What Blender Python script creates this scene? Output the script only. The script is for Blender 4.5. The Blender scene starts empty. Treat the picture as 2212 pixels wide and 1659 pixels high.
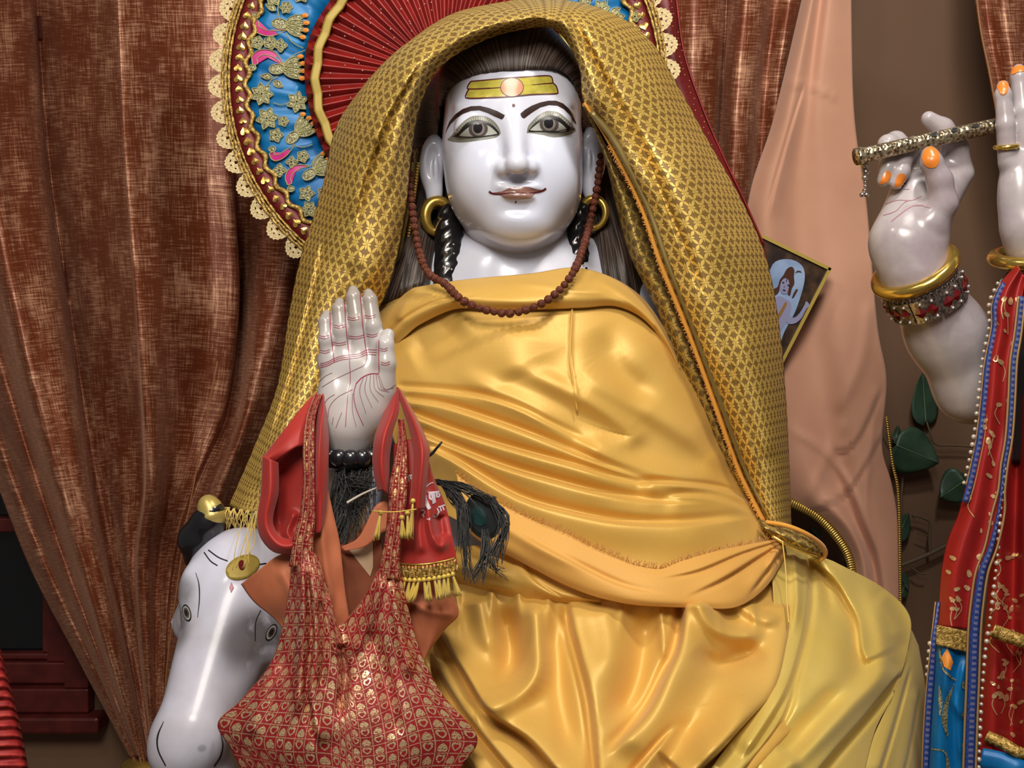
import bpy, bmesh, math, random
import numpy as np
from mathutils import Vector, Matrix, noise as mnoise
from mathutils.bvhtree import BVHTree
from mathutils.geometry import delaunay_2d_cdt
random.seed(7); rng = np.random.default_rng(7)
scene = bpy.context.scene
COL = scene.collection

# ------------------------------------------------------------------ camera
CAM = np.array([0.0, -1.40, 1.50]); FPX = 2300.0; W, H = 2212.0, 1659.0
cam = bpy.data.objects.new('camera', bpy.data.cameras.new('camera'))
COL.objects.link(cam)
cam.location = CAM; cam.rotation_euler = (math.pi/2, 0, 0)
cam.data.sensor_fit = 'HORIZONTAL'; cam.data.sensor_width = 36.0; cam.data.lens = 36.0*FPX/W
cam.data.clip_start = 0.02
scene.camera = cam
# ------------------------------------------------------------------ world and light
world = bpy.data.worlds.new('room_air'); scene.world = world; world.use_nodes = True
bg = world.node_tree.nodes['Background']
bg.inputs[0].default_value = (1.0, 0.90, 0.80, 1); bg.inputs[1].default_value = 0.11
def area(name, loc, target, size, power, color, shape='DISK'):
    l = bpy.data.lights.new(name, 'AREA'); l.shape = shape; l.size = size; l.energy = power; l.color = color
    o = bpy.data.objects.new(name, l); COL.objects.link(o); o.location = loc
    d = Vector(target) - Vector(loc); o.rotation_euler = d.to_track_quat('-Z', 'Y').to_euler()
    return o
area('ceiling_panel', (-0.15, -2.05, 2.90), (0.0, 0.1, 1.4), 0.9, 48, (1.0, 0.93, 0.84))
area('ceiling_downlight', (0.55, -0.75, 2.95), (0.12, 0.1, 1.55), 0.22, 14, (1.0, 0.95, 0.88))
area('ceiling_downlight', (-0.80, -1.10, 2.95), (-0.35, 0.2, 1.4), 0.22, 6, (1.0, 0.93, 0.84))
vs = scene.view_settings
vs.view_transform = 'Standard'; vs.look = 'None'; vs.gamma = 1.0; vs.use_curve_mapping = False
vs.exposure = 0.0

# ------------------------------------------------------------------ helpers
def P(px, py, Y):
    d = (Y - CAM[1]) / FPX
    return np.stack([(np.asarray(px, float) - W/2)*d, np.broadcast_to(np.asarray(Y, float), np.shape(d)) + 0*np.asarray(px, float), CAM[2] - (np.asarray(py, float) - H/2)*d], -1)
def S(Y): return (Y - CAM[1]) / FPX          # metres for one pixel at depth Y
def proj(p):
    p = np.asarray(p); d = p[..., 1] - CAM[1]
    return np.stack([p[..., 0]/d*FPX + W/2, -(p[..., 2]-CAM[2])/d*FPX + H/2], -1)
def srgb(r, g, b):
    f = lambda c: c/12.92 if c <= .04045 else ((c+.055)/1.055)**2.4
    return (f(r/255), f(g/255), f(b/255), 1.0)
def link(name, me, parent=None, mat=None):
    o = bpy.data.objects.new(name, me); COL.objects.link(o)
    if parent is not None: o.parent = parent
    if mat is not None and me is not None:
        for m in (mat if isinstance(mat, (list, tuple)) else [mat]): me.materials.append(m)
    return o
def tag(o, label, cat, group=None, kind=None):
    o['label'] = label
    if cat: o['category'] = cat
    if group: o['group'] = group
    if kind: o['kind'] = kind
    return o
def empty(name, loc=(0, 0, 0)):
    # things built in world coordinates keep an identity transform
    o = bpy.data.objects.new(name, None); COL.objects.link(o); o.empty_display_size = 0.05
    return o
def mesh(name, verts, faces, uv=None, smooth=True):
    me = bpy.data.meshes.new(name)
    me.from_pydata([tuple(map(float, v)) for v in verts], [], [tuple(map(int, f)) for f in faces])
    if uv is not None:
        lay = me.uv_layers.new(name='UVMap'); vi = np.zeros(len(me.loops), np.int32)
        me.loops.foreach_get('vertex_index', vi)
        lay.data.foreach_set('uv', np.asarray(uv, np.float32)[vi].ravel())
    if smooth: me.polygons.foreach_set('use_smooth', np.ones(len(me.polygons), bool))
    me.update(); return me
def catmull(pts, t):
    pts = np.asarray(pts, float); n = len(pts)
    if n == 1: return np.repeat(pts, len(t), 0)
    if n == 2: return pts[0] + (pts[1]-pts[0])*t[:, None]
    ext = np.vstack([2*pts[0]-pts[1], pts, 2*pts[-1]-pts[-2]])
    s = np.clip(t, 0, 1)*(n-1); i = np.minimum(s.astype(int), n-2); f = (s-i)[:, None]
    p0, p1, p2, p3 = ext[i], ext[i+1], ext[i+2], ext[i+3]
    return .5*((2*p1) + (-p0+p2)*f + (2*p0-5*p1+4*p2-p3)*f**2 + (-p0+3*p1-3*p2+p3)*f**3)
def spline(pts, n, even=True):
    d = catmull(pts, np.linspace(0, 1, max(n*6, 200)))
    if not even: return catmull(pts, np.linspace(0, 1, n))
    L = np.concatenate([[0], np.cumsum(np.linalg.norm(np.diff(d, axis=0), axis=1))]); L /= max(L[-1], 1e-9)
    t = np.linspace(0, 1, n)
    return np.stack([np.interp(t, L, d[:, k]) for k in range(d.shape[1])], -1)
def loft(cols, nu, nv, even=True):
    a = np.stack([spline(c, nv, even) for c in cols])          # (ncol, nv, k)
    t = np.linspace(0, 1, nu)
    return np.stack([catmull(a[:, j], t) for j in range(nv)], 1)   # (nu, nv, k)
def polydist(Q, pts):
    """unsigned distance, signed side, position along for points Q (N,2) to a polyline"""
    pts = np.asarray(pts, float); best = np.full(len(Q), 1e9); side = np.zeros(len(Q)); al = np.zeros(len(Q))
    seg = np.linalg.norm(np.diff(pts, axis=0), axis=1); cum = np.concatenate([[0], np.cumsum(seg)])
    for i in range(len(pts)-1):
        a, b = pts[i], pts[i+1]; ab = b-a; L2 = ab@ab + 1e-9
        t = np.clip(((Q-a)@ab)/L2, 0, 1); r = Q - a - t[:, None]*ab
        d = np.linalg.norm(r, axis=1); m = d < best
        best[m] = d[m]; side[m] = np.sign(ab[0]*(Q[m, 1]-a[1]) - ab[1]*(Q[m, 0]-a[0])); al[m] = (cum[i]+t[m]*seg[i])/cum[-1]
    return best, side, al
def fold(Q, strokes):
    """push toward the viewer (metres) from ridge / valley / pleat strokes in the cloth's flat layout"""
    D = np.zeros(len(Q))
    for st in strokes:
        pts, w, h = st[0], st[1], st[2]; kind = st[3] if len(st) > 3 else 'r'; ends = st[4] if len(st) > 4 else (.15, .15)
        pts = spline(pts, 24) if len(pts) > 2 else np.asarray(pts, float)
        d, s, al = polydist(Q, pts)
        tp = np.clip(al/max(ends[0], 1e-3), 0, 1)*np.clip((1-al)/max(ends[1], 1e-3), 0, 1) if kind != 'flat' else 1
        tp = tp*tp*(3-2*tp)
        if kind == 'r': D += h*tp*np.exp(-(d/w)**2)
        elif kind == 'p':      # raised on the right-hand side of the stroke, sharp drop on the other
            sd = d*s
            D += h*tp*np.where(sd > 0, np.exp(-(sd/(w*2.2))**2), np.exp(-(sd/(w*.24))**2)) - .45*h*tp*np.exp(-((sd+w*.6)/(w*.45))**2)
    return D
def grid_faces(nu, nv, closed_u=False):
    i, j = np.meshgrid(np.arange(nu if closed_u else nu-1), np.arange(nv-1), indexing='ij'); i2 = (i+1) % nu
    return np.stack([i*nv+j, i2*nv+j, i2*nv+j+1, i*nv+j+1], -1).reshape(-1, 4)
def grid_uv(V):
    nu, nv = V.shape[:2]
    du = np.linalg.norm(np.diff(V, axis=0), axis=-1).mean(1); dv = np.linalg.norm(np.diff(V, axis=1), axis=-1).mean(0)
    u = np.concatenate([[0], np.cumsum(du)]); v = np.concatenate([[0], np.cumsum(dv)])
    return np.stack(np.meshgrid(u, v, indexing='ij'), -1).reshape(-1, 2)
def solid(o, t=.0018, offset=-1):
    m = o.modifiers.new('thickness', 'SOLIDIFY'); m.thickness = t; m.offset = offset; return o
def fbm(Q, sc, seed=0):
    """cheap smooth noise, about -1..1, from summed sines"""
    r = np.random.default_rng(seed); out = np.zeros(len(Q))
    for k in range(7):
        a = r.uniform(0, 6.283); f = sc*r.uniform(.6, 1.8); ph = r.uniform(0, 6.283)
        out += np.sin(Q[:, 0]*math.cos(a)*f + Q[:, 1]*math.sin(a)*f + ph + 1.3*np.sin(Q[:, 1]*f*.6+ph*2))
    return out/4.5
def cloth(name, cols, nu, nv, mat, parent=None, strokes=(), base=None, off=0.0, thick=.0016, wr=(0, .02), uvs=None, even=True, flip=False):
    """draped sheet lofted through columns of (px, py[, Y]); base(px,py) gives the depth where Y is not listed"""
    G = loft(cols, nu, nv, even); Q = G[..., :2].reshape(-1, 2)
    Y = G[..., 2].reshape(-1) if G.shape[-1] > 2 else np.zeros(len(Q))
    if base is not None: Y = Y + base(Q[:, 0], Q[:, 1])
    Y = Y + off - fold(Q, strokes)
    if wr[0]: Y = Y - wr[0]*fbm(Q, wr[1], 3)
    V = P(Q[:, 0], Q[:, 1], Y)
    F = grid_faces(nu, nv)
    # face the viewer
    a, b, c = V[F[len(F)//2][0]], V[F[len(F)//2][1]], V[F[len(F)//2][2]]
    if np.dot(np.cross(b-a, c-a), CAM-a) < 0: F = F[:, ::-1]
    if flip: F = F[:, ::-1]
    o = link(name, mesh(name, V, F, grid_uv(V.reshape(nu, nv, 3)) if uvs is None else uvs), parent, mat)
    if thick: solid(o, thick)
    return o
def frames(C, hint=(0, -1, 0)):
    T = np.gradient(C, axis=0); T /= np.linalg.norm(T, axis=1)[:, None] + 1e-12
    n = np.cross(T[0], hint)
    if np.linalg.norm(n) < 1e-3: n = np.cross(T[0], (1, 0, .3))
    n /= np.linalg.norm(n); N = [n]
    for t in T[1:]:
        n = n - t*(n@t); n /= np.linalg.norm(n)+1e-12; N.append(n)
    N = np.array(N); return T, N, np.cross(T, N)
def tube(pts, rad, n=8, m=None, cap=True, smooth_pts=True, flat=1.0):
    """(verts, faces) of a tube through world points; rad number or list"""
    pts = np.asarray(pts, float); m = m or max(2, len(pts)*4)
    C = spline(pts, m) if smooth_pts and len(pts) > 2 else spline(pts, m)
    R = np.interp(np.linspace(0, 1, m), np.linspace(0, 1, len(np.atleast_1d(rad))), np.atleast_1d(rad)) if np.ndim(rad) else np.full(m, rad)
    T, N, B = frames(C); a = np.linspace(0, 2*np.pi, n, endpoint=False)
    V = C[None] + R[None, :, None]*(np.cos(a)[:, None, None]*N[None] + flat*np.sin(a)[:, None, None]*B[None])
    V = V.reshape(-1, 3); F = [tuple(f) for f in grid_faces(n, m, True)]
    if cap:
        F.append(tuple(i*m for i in range(n))[::-1]); F.append(tuple(i*m+m-1 for i in range(n)))
    return V, F
def join(parts):
    V = []; F = []; k = 0
    for v, f in parts:
        V.append(np.asarray(v, float)); F += [tuple(int(i)+k for i in q) for q in f]; k += len(v)
    return np.vstack(V), F
def torus(c, ax, R, r, n=32, m=10, a0=0, a1=2*math.pi, ez=1.0):
    ax = np.asarray(ax, float); ax /= np.linalg.norm(ax); u = np.cross(ax, (0, 0, 1.)); u /= np.linalg.norm(u); v = np.cross(ax, u)
    A = np.linspace(a0, a1, n); C = np.asarray(c) + R*(np.cos(A)[:, None]*u + ez*np.sin(A)[:, None]*v)
    full = abs(a1-a0-2*math.pi) < 1e-6
    rr = np.asarray(r) if np.ndim(r) else np.full(n, r)
    V = []
    for k in range(n):
        d = (C[k]-c)/np.linalg.norm(C[k]-c)
        for j in range(m):
            b = 2*math.pi*j/m; V.append(C[k]+rr[k]*(math.cos(b)*d+math.sin(b)*ax))
    F = []
    for k in range(n-1):
        for j in range(m): F.append((k*m+j, k*m+(j+1) % m, (k+1)*m+(j+1) % m, (k+1)*m+j))
    if not full: F += [tuple(range(m)), tuple(range((n-1)*m, n*m))[::-1]]
    return np.array(V), F
def ball(c, r, nu=10, nv=7, sc=(1, 1, 1), bump=None):
    V = [(0, 0, 1.)]; 
    for i in range(1, nv):
        t = math.pi*i/nv
        for j in range(nu):
            p = 2*math.pi*j/nu; V.append((math.sin(t)*math.cos(p), math.sin(t)*math.sin(p), math.cos(t)))
    V.append((0, 0, -1.)); V = np.array(V)
    if bump: V *= (1+bump(V))[:, None]
    F = [(0, 1+j, 1+(j+1) % nu) for j in range(nu)]
    for i in range(nv-2):
        for j in range(nu):
            a = 1+i*nu; F.append((a+j, a+nu+j, a+nu+(j+1) % nu, a+(j+1) % nu))
    a = 1+(nv-2)*nu; F += [(a+j, len(V)-1, a+(j+1) % nu) for j in range(nu)]
    return V*r*np.asarray(sc)+np.asarray(c), F
# ---- signed distance solids and a surface-nets mesher
def smin(a, b, k): h = np.clip(.5+.5*(b-a)/k, 0, 1); return b+(a-b)*h-k*h*(1-h)
def smax(a, b, k): return -smin(-a, -b, k)
def ell(p, c, r, R=None):
    q = p-np.asarray(c)
    if R is not None: q = q@R
    r = np.asarray(r, float); k0 = np.linalg.norm(q/r, axis=-1); k1 = np.linalg.norm(q/(r*r), axis=-1)+1e-9
    return k0*(k0-1)/k1
def cone(p, a, b, ra, rb):
    a = np.asarray(a); b = np.asarray(b); ab = b-a; t = np.clip(((p-a)@ab)/(ab@ab+1e-12), 0, 1)
    return np.linalg.norm(p-a-t[..., None]*ab, axis=-1)-(ra+(rb-ra)*t)
def chain(p, pts, rs, k=.004):
    d = None
    for i in range(len(pts)-1):
        e = cone(p, pts[i], pts[i+1], rs[i], rs[i+1]); d = e if d is None else smin(d, e, k)
    return d
def rot(ax, deg): return np.array(Matrix.Rotation(math.radians(deg), 3, ax))
def nets(fn, lo, hi, res):
    lo = np.asarray(lo, float); hi = np.asarray(hi, float); n = np.ceil((hi-lo)/res).astype(int)+1
    ax = [lo[k]+res*np.arange(n[k]) for k in range(3)]
    D = np.empty(n)
    for i in range(n[0]):
        g = np.stack(np.meshgrid(ax[0][i:i+1], ax[1], ax[2], indexing='ij'), -1).reshape(-1, 3)
        D[i] = fn(g).reshape(n[1], n[2])
    c = n-1; cnt = np.zeros(c); acc = np.zeros((*c, 3)); ins = D < 0
    for a in range(3):
        b, e = [k for k in range(3) if k != a]
        for ob in (0, 1):
            for oe in (0, 1):
                s0 = [None]*3; s1 = [None]*3
                s0[a] = slice(0, c[a]); s1[a] = slice(1, c[a]+1)
                s0[b] = s1[b] = slice(ob, ob+c[b]); s0[e] = s1[e] = slice(oe, oe+c[e])
                d0, d1 = D[tuple(s0)], D[tuple(s1)]; x = (d0 < 0) != (d1 < 0)
                t = np.where(x, d0/np.where(x, d0-d1, 1), 0)
                cnt += x; acc[..., a] += t; acc[..., b] += x*ob; acc[..., e] += x*oe
    act = cnt > 0; idx = np.full(c, -1); idx[act] = np.arange(act.sum()); ijk = np.argwhere(act)
    V = lo+res*(ijk+acc[act]/cnt[act][:, None])
    F = []
    for a in range(3):
        b, e = (a+1) % 3, (a+2) % 3
        s0 = [slice(None)]*3; s1 = [slice(None)]*3
        s0[a] = slice(0, c[a]); s1[a] = slice(1, c[a]+1)
        for k in (b, e): s0[k] = s1[k] = slice(1, c[k])
        i0, i1 = ins[tuple(s0)], ins[tuple(s1)]; w = np.argwhere(i0 != i1)
        if not len(w): continue
        sgn = i0[tuple(w.T)]; w = w.copy(); w[:, b] += 1; w[:, e] += 1
        def at(db, de):
            q = w.copy(); q[:, b] += db; q[:, e] += de; return idx[tuple(q.T)]
        q = np.stack([at(-1, -1), at(0, -1), at(0, 0), at(-1, 0)], 1)
        q[~sgn] = q[~sgn][:, ::-1]; F.append(q)
    F = np.vstack(F); F = F[(F >= 0).all(1)]
    eps = res*.3
    for _ in range(2):
        d = fn(V); g = np.stack([fn(V+eps*np.eye(3)[k])-fn(V-eps*np.eye(3)[k]) for k in range(3)], -1)/(2*eps)
        V = V-np.clip(d/(np.sum(g*g, -1)+1e-6), -res, res)[:, None]*g
    return V, F
# ---- painted shapes and strokes laid on a surface (thin, following its curvature)
def bvh(V, F): return BVHTree.FromPolygons([tuple(v) for v in V], [tuple(map(int, f)) for f in F])
def bvh_of(o):
    dg = bpy.context.evaluated_depsgraph_get(); return BVHTree.FromObject(o, dg)
def onto(tree, Q, lift):
    out = []; ok = []
    o = Vector(CAM)
    for q in Q:
        d = Vector(P(q[0], q[1], 0.0)-CAM).normalized()
        h, nrm, _, dist = tree.ray_cast(o, d)
        if h is None: out.append((0, 0, 0)); ok.append(False); continue
        if nrm.dot(d) > 0: nrm = -nrm
        nrm = (nrm*.5-d*.5).normalized()
        out.append(tuple(h+nrm*lift)); ok.append(True)
    return np.array(out), np.array(ok)
def poly_on(tree, poly, lift=.0005, step=4.0, smooth_poly=0):
    poly = np.asarray(poly, float)
    if smooth_poly: poly = spline(np.vstack([poly, poly[:1]]), smooth_poly)[:-1]
    # resample the outline
    pts = []
    for a, b in zip(poly, np.roll(poly, -1, 0)):
        k = max(1, int(np.linalg.norm(b-a)/step)); pts += [a+(b-a)*i/k for i in range(k)]
    pts = np.array(pts); lo, hi = pts.min(0), pts.max(0)
    gx, gy = np.meshgrid(np.arange(lo[0]+step/2, hi[0], step), np.arange(lo[1]+step/2, hi[1], step)); G = np.stack([gx.ravel(), gy.ravel()], -1)
    if len(G):
        from_in = inside(G, pts); G = G[from_in]
        if len(G):
            d, _, _ = polydist(G, np.vstack([pts, pts[:1]])); G = G[d > step*.45]
    allp = np.vstack([pts, G]) if len(G) else pts
    n = len(pts); ed = [(i, (i+1) % n) for i in range(n)]
    v, e, f, *_ = delaunay_2d_cdt([Vector(p) for p in allp], ed, [], 1, 1e-4)
    V, ok = onto(tree, [tuple(p) for p in v], lift)
    F = [q for q in f if all(ok[i] for i in q)]
    return V, [tuple(q)[::-1] for q in F]
def inside(Q, poly):
    x, y = Q[:, 0], Q[:, 1]; c = np.zeros(len(Q), bool); n = len(poly)
    for i in range(n):
        x1, y1 = poly[i]; x2, y2 = poly[(i+1) % n]
        m = ((y1 > y) != (y2 > y)); c ^= m & (x < (x2-x1)*(y-y1)/((y2-y1) if y2 != y1 else 1e-9)+x1)
    return c
def stroke_on(tree, pts, w, lift=.0006, n=None, smooth_pts=True):
    """ribbon of width w pixels (number or list) along a pixel polyline laid on a surface"""
    pts = np.asarray(pts, float); n = n or max(3, int(np.linalg.norm(np.diff(pts, axis=0), axis=1).sum()/4))
    C = spline(pts, n) if len(pts) > 2 and smooth_pts else spline(pts, n)
    T = np.gradient(C, axis=0); T /= np.linalg.norm(T, axis=1)[:, None]+1e-9; N = np.stack([-T[:, 1], T[:, 0]], -1)
    ww = np.interp(np.linspace(0, 1, n), np.linspace(0, 1, len(np.atleast_1d(w))), np.atleast_1d(w))[:, None]/2
    Q = np.stack([C-N*ww, C, C+N*ww]).reshape(-1, 2)
    V, ok = onto(tree, Q, lift); F = [tuple(f) for f in grid_faces(3, n) if all(ok[i] for i in f)]
    return V, F
def paint(name, parts, mat, parent, smooth=True):
    V, F = join(parts); return link(name, mesh(name, V, F, smooth=smooth), parent, mat)

# ------------------------------------------------------------------ node DSL
class X:
    tree = None
    def __init__(s, v): s.v = v
    @staticmethod
    def m(op, *a):
        n = X.tree.nodes.new('ShaderNodeMath'); n.operation = op
        for i, q in enumerate(a):
            q = q.v if isinstance(q, X) else q
            if isinstance(q, (int, float)): n.inputs[i].default_value = q
            else: X.tree.links.new(q, n.inputs[i])
        return X(n.outputs[0])
    def __add__(s, o): return X.m('ADD', s, o)
    __radd__ = __add__
    def __sub__(s, o): return X.m('SUBTRACT', s, o)
    def __rsub__(s, o): return X.m('SUBTRACT', o, s)
    def __mul__(s, o): return X.m('MULTIPLY', s, o)
    __rmul__ = __mul__
    def __truediv__(s, o): return X.m('DIVIDE', s, o)
    def __lt__(s, o): return X.m('LESS_THAN', s, o)
    def __gt__(s, o): return X.m('GREATER_THAN', s, o)
    def abs(s): return X.m('ABSOLUTE', s)
    def fract(s): return X.m('FRACT', s)
    def floor(s): return X.m('FLOOR', s)
    def sin(s): return X.m('SINE', s)
    def pow(s, e): return X.m('POWER', s, e)
    def sat(s):
        r = X.m('ADD', s, 0.0); r.v.node.use_clamp = True; return r
    def ss(s, a, b):
        n = X.tree.nodes.new('ShaderNodeMapRange'); n.interpolation_type = 'SMOOTHSTEP'
        X.tree.links.new(s.v, n.inputs[0]); n.inputs[1].default_value = a; n.inputs[2].default_value = b
        n.inputs[3].default_value = 0; n.inputs[4].default_value = 1; return X(n.outputs[0])
def mx(a, b): return X.m('MAXIMUM', a, b)
def mn(a, b): return X.m('MINIMUM', a, b)
def node(t, **kw):
    n = X.tree.nodes.new(t)
    for k, v in kw.items(): setattr(n, k, v)
    return n
def lnk(a, b): X.tree.links.new(a.v if isinstance(a, X) else a, b)
def uvxy():
    t = node('ShaderNodeTexCoord'); s = node('ShaderNodeSeparateXYZ'); lnk(t.outputs['UV'], s.inputs[0]); return X(s.outputs[0]), X(s.outputs[1])
def objxyz():
    t = node('ShaderNodeTexCoord'); s = node('ShaderNodeSeparateXYZ'); lnk(t.outputs['Object'], s.inputs[0]); return X(s.outputs[0]), X(s.outputs[1]), X(s.outputs[2])
def noise(scale=5, vec=None, detail=3, rough=.55, dist=0):
    n = node('ShaderNodeTexNoise'); n.inputs['Scale'].default_value = scale; n.inputs['Detail'].default_value = detail
    n.inputs['Roughness'].default_value = rough; n.inputs['Distortion'].default_value = dist
    if vec is None: vec = node('ShaderNodeTexCoord').outputs['Object']
    lnk(vec, n.inputs['Vector']); return X(n.outputs[0])
def comb(x, y, z=0.0):
    n = node('ShaderNodeCombineXYZ')
    for i, q in enumerate((x, y, z)):
        if isinstance(q, X): lnk(q, n.inputs[i])
        else: n.inputs[i].default_value = q
    return n.outputs[0]
def mixc(f, a, b):
    n = node('ShaderNodeMix', data_type='RGBA')
    if isinstance(f, X): lnk(f, n.inputs[0])
    else: n.inputs[0].default_value = f
    for q, i in ((a, 6), (b, 7)):
        if isinstance(q, (tuple, list)): n.inputs[i].default_value = q
        else: lnk(q, n.inputs[i])
    return n.outputs[2]
def bump(hgt, dist=.001, strength=1.0):
    n = node('ShaderNodeBump'); n.inputs['Distance'].default_value = dist; n.inputs['Strength'].default_value = strength
    lnk(hgt, n.inputs['Height']); return n.outputs[0]
def material(name, color=(.8, .8, .8, 1), rough=.5, metal=0.0, spec=.5, coat=0.0, sheen=0.0, sss=0.0, build=None, aniso=0, trans=0):
    m = bpy.data.materials.new(name); m.use_nodes = True; X.tree = m.node_tree
    b = m.node_tree.nodes['Principled BSDF']; I = b.inputs
    I['Base Color'].default_value = color; I['Roughness'].default_value = rough; I['Metallic'].default_value = metal
    I['Specular IOR Level'].default_value = spec; I['Coat Weight'].default_value = coat; I['Coat Roughness'].default_value = .08
    I['Sheen Weight'].default_value = sheen
    I['Transmission Weight'].default_value = trans
    if sss: I['Subsurface Weight'].default_value = sss; I['Subsurface Radius'].default_value = (.008, .006, .005); I['Subsurface Scale'].default_value = .6
    if build:
        r = build()
        for k, v in r.items(): lnk(v, I[k])
    return m
# ------------------------------------------------------------------ materials
def _marble(a, b):
    def f():
        n = noise(9, detail=4); n2 = noise(60, detail=2)
        return {'Base Color': mixc((n*.9+n2*.2).ss(.42, .72), a, b)}
    return f
M = {}
M['marble'] = material('painted_white_marble', rough=.2, spec=.45, coat=.22, build=_marble(srgb(208, 212, 230), srgb(214, 215, 228)))
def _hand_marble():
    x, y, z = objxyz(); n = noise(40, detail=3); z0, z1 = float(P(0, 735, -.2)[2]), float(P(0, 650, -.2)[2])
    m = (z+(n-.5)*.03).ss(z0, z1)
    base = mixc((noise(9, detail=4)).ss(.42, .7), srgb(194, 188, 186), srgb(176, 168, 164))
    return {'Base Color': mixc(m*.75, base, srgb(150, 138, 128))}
M['marble_grey'] = material('handled_grey_marble', rough=.24, spec=.45, coat=.2, build=_hand_marble)
M['marble_bull'] = material('worn_white_marble', rough=.22, spec=.45, coat=.3, build=_marble(srgb(214, 212, 226), srgb(196, 190, 196)))
M['marble_warm'] = material('warm_veined_marble', rough=.25, spec=.45, coat=.2, build=_marble(srgb(184, 176, 178), srgb(160, 146, 152)))
def _hair():
    x, y = uvxy()
    w = node('ShaderNodeTexNoise'); w.inputs['Scale'].default_value = 1.0; w.inputs['Detail'].default_value = 4
    lnk(comb(x*420, y*9), w.inputs['Vector']); h = X(w.outputs[0])
    return {'Base Color': mixc(h.ss(.4, .66), srgb(44, 35, 31), srgb(104, 90, 82)), 'Normal': bump(h, .0016, 1)}
M['hair'] = material('carved_brown_hair', rough=.42, spec=.4, build=_hair)
M['black_gloss'] = material('glossy_black_paint', srgb(22, 22, 26), rough=.22, spec=.6, coat=.3)
M['black_band'] = material('black_carved_band', srgb(28, 28, 34), rough=.25, spec=.6, coat=.4)
M['brow'] = material('dark_brown_brow_paint', srgb(48, 26, 24), rough=.4)
M['line_dark'] = material('maroon_line_paint', srgb(86, 22, 30), rough=.35)
M['line_red'] = material('red_line_paint', srgb(158, 52, 74), rough=.35)
M['line_grey'] = material('thin_mauve_line_paint', srgb(140, 96, 100), rough=.35)
M['line_black'] = material('black_line_paint', srgb(30, 28, 28), rough=.35)
M['lid'] = material('grey_green_lid_paint', srgb(122, 122, 112), rough=.35)
M['lid_light'] = material('pale_lash_paint', srgb(176, 176, 160), rough=.35)
M['sclera'] = material('eye_white_paint', srgb(172, 174, 166), rough=.25, coat=.3)
M['iris'] = material('brown_iris_paint', srgb(88, 76, 74), rough=.2, coat=.4)
M['iris_ring'] = material('pale_iris_ring_paint', srgb(140, 134, 130), rough=.2, coat=.4)
M['pupil'] = material('black_pupil_paint', srgb(38, 34, 38), rough=.15, coat=.5)
M['lip'] = material('brown_lip_paint', srgb(140, 100, 90), rough=.28, coat=.25)
M['lip_low'] = material('pale_brown_lip_paint', srgb(150, 116, 106), rough=.24, coat=.35)
M['olive'] = material('olive_yellow_paint', rough=.2, coat=.3, build=lambda: {'Base Color': mixc(noise(60).ss(.35, .7), srgb(196, 184, 76), srgb(166, 156, 66))})
M['vermilion'] = material('orange_disc_paint', srgb(206, 134, 88), rough=.3, coat=.2)
M['gold_paint'] = material('gold_paint', rough=.28, metal=.75, build=lambda: {'Base Color': mixc(noise(40).ss(.35, .7), srgb(206, 172, 84), srgb(168, 134, 56))})
M['gold'] = material('polished_gold', srgb(226, 190, 96), rough=.2, metal=.9)
M['gold_old'] = material('dull_gold', srgb(170, 146, 62), rough=.5, metal=.15)
M['silver'] = material('tarnished_silver', rough=.32, metal=.85, build=lambda: {'Base Color': mixc(noise(300).ss(.4, .6), srgb(120, 110, 104), srgb(190, 180, 172))})
M['gem'] = material('dark_red_gem', srgb(104, 18, 24), rough=.12, spec=.7, coat=.5)
M['crystal'] = material('clear_crystal', srgb(230, 230, 235), rough=.08, metal=.6)
M['nail'] = material('orange_nail_paint', srgb(226, 130, 48), rough=.3, coat=.3)
M['palm_pink'] = material('pink_palm_tint', srgb(176, 132, 140), rough=.3, coat=.2)
def _satin(c, d, sc=1.0, metal=.3):
    def f():
        x, y = uvxy()
        t = node('ShaderNodeTexNoise'); t.inputs['Scale'].default_value = 1; lnk(comb(x*1400*sc, y*120*sc), t.inputs['Vector'])
        n = noise(7, detail=2)
        return {'Base Color': mixc((n*.7+X(t.outputs[0])*.3).ss(.35, .65), c, d), 'Normal': bump(X(t.outputs[0]), .00025, .5)}
    return f
M['satin'] = material('golden_yellow_satin', rough=.46, spec=.4, metal=.16, sheen=.1, build=_satin(srgb(214, 168, 78), srgb(220, 178, 92)))
M['satin_matte'] = material('orange_yellow_satin_reverse', rough=.58, spec=.3, metal=.05, sheen=.1, build=_satin(srgb(214, 160, 78), srgb(220, 166, 84)))
M['satin_lime'] = material('greenish_gold_satin', rough=.38, spec=.5, metal=.22, sheen=.1, build=_satin(srgb(216, 186, 92), srgb(224, 196, 106)))
M['fray'] = material('frayed_orange_thread', srgb(226, 158, 52), rough=.7, sheen=.3)
M['fray_yellow'] = material('yellow_thread', srgb(222, 190, 90), rough=.6, sheen=.3)
def _lattice(x, y, cell):
    """four-petal flowers on a square lattice with smaller diagonal blossoms between"""
    u, v = x*(1/cell), y*(1/cell)
    def petals(a, b, L, w):
        a, b = a.abs(), b.abs()
        def lens(p, q):
            t = p*(1/L); return ((w*4)*(t*(1-t)) - q)
        return mx(lens(a, b), lens(b, a))
    a = (u+.5).fract()-.5; b = (v+.5).fract()-.5
    c = u.fract()-.5; d = v.fract()-.5
    A = petals((a+b)*.7071, (a-b)*.7071, .60, .112)
    B = petals(c, d, .36, .078)
    e = (u+.5).fract()-.5; f = v.fract()-.5
    return mx(A, B).ss(-.012, .018)
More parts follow.
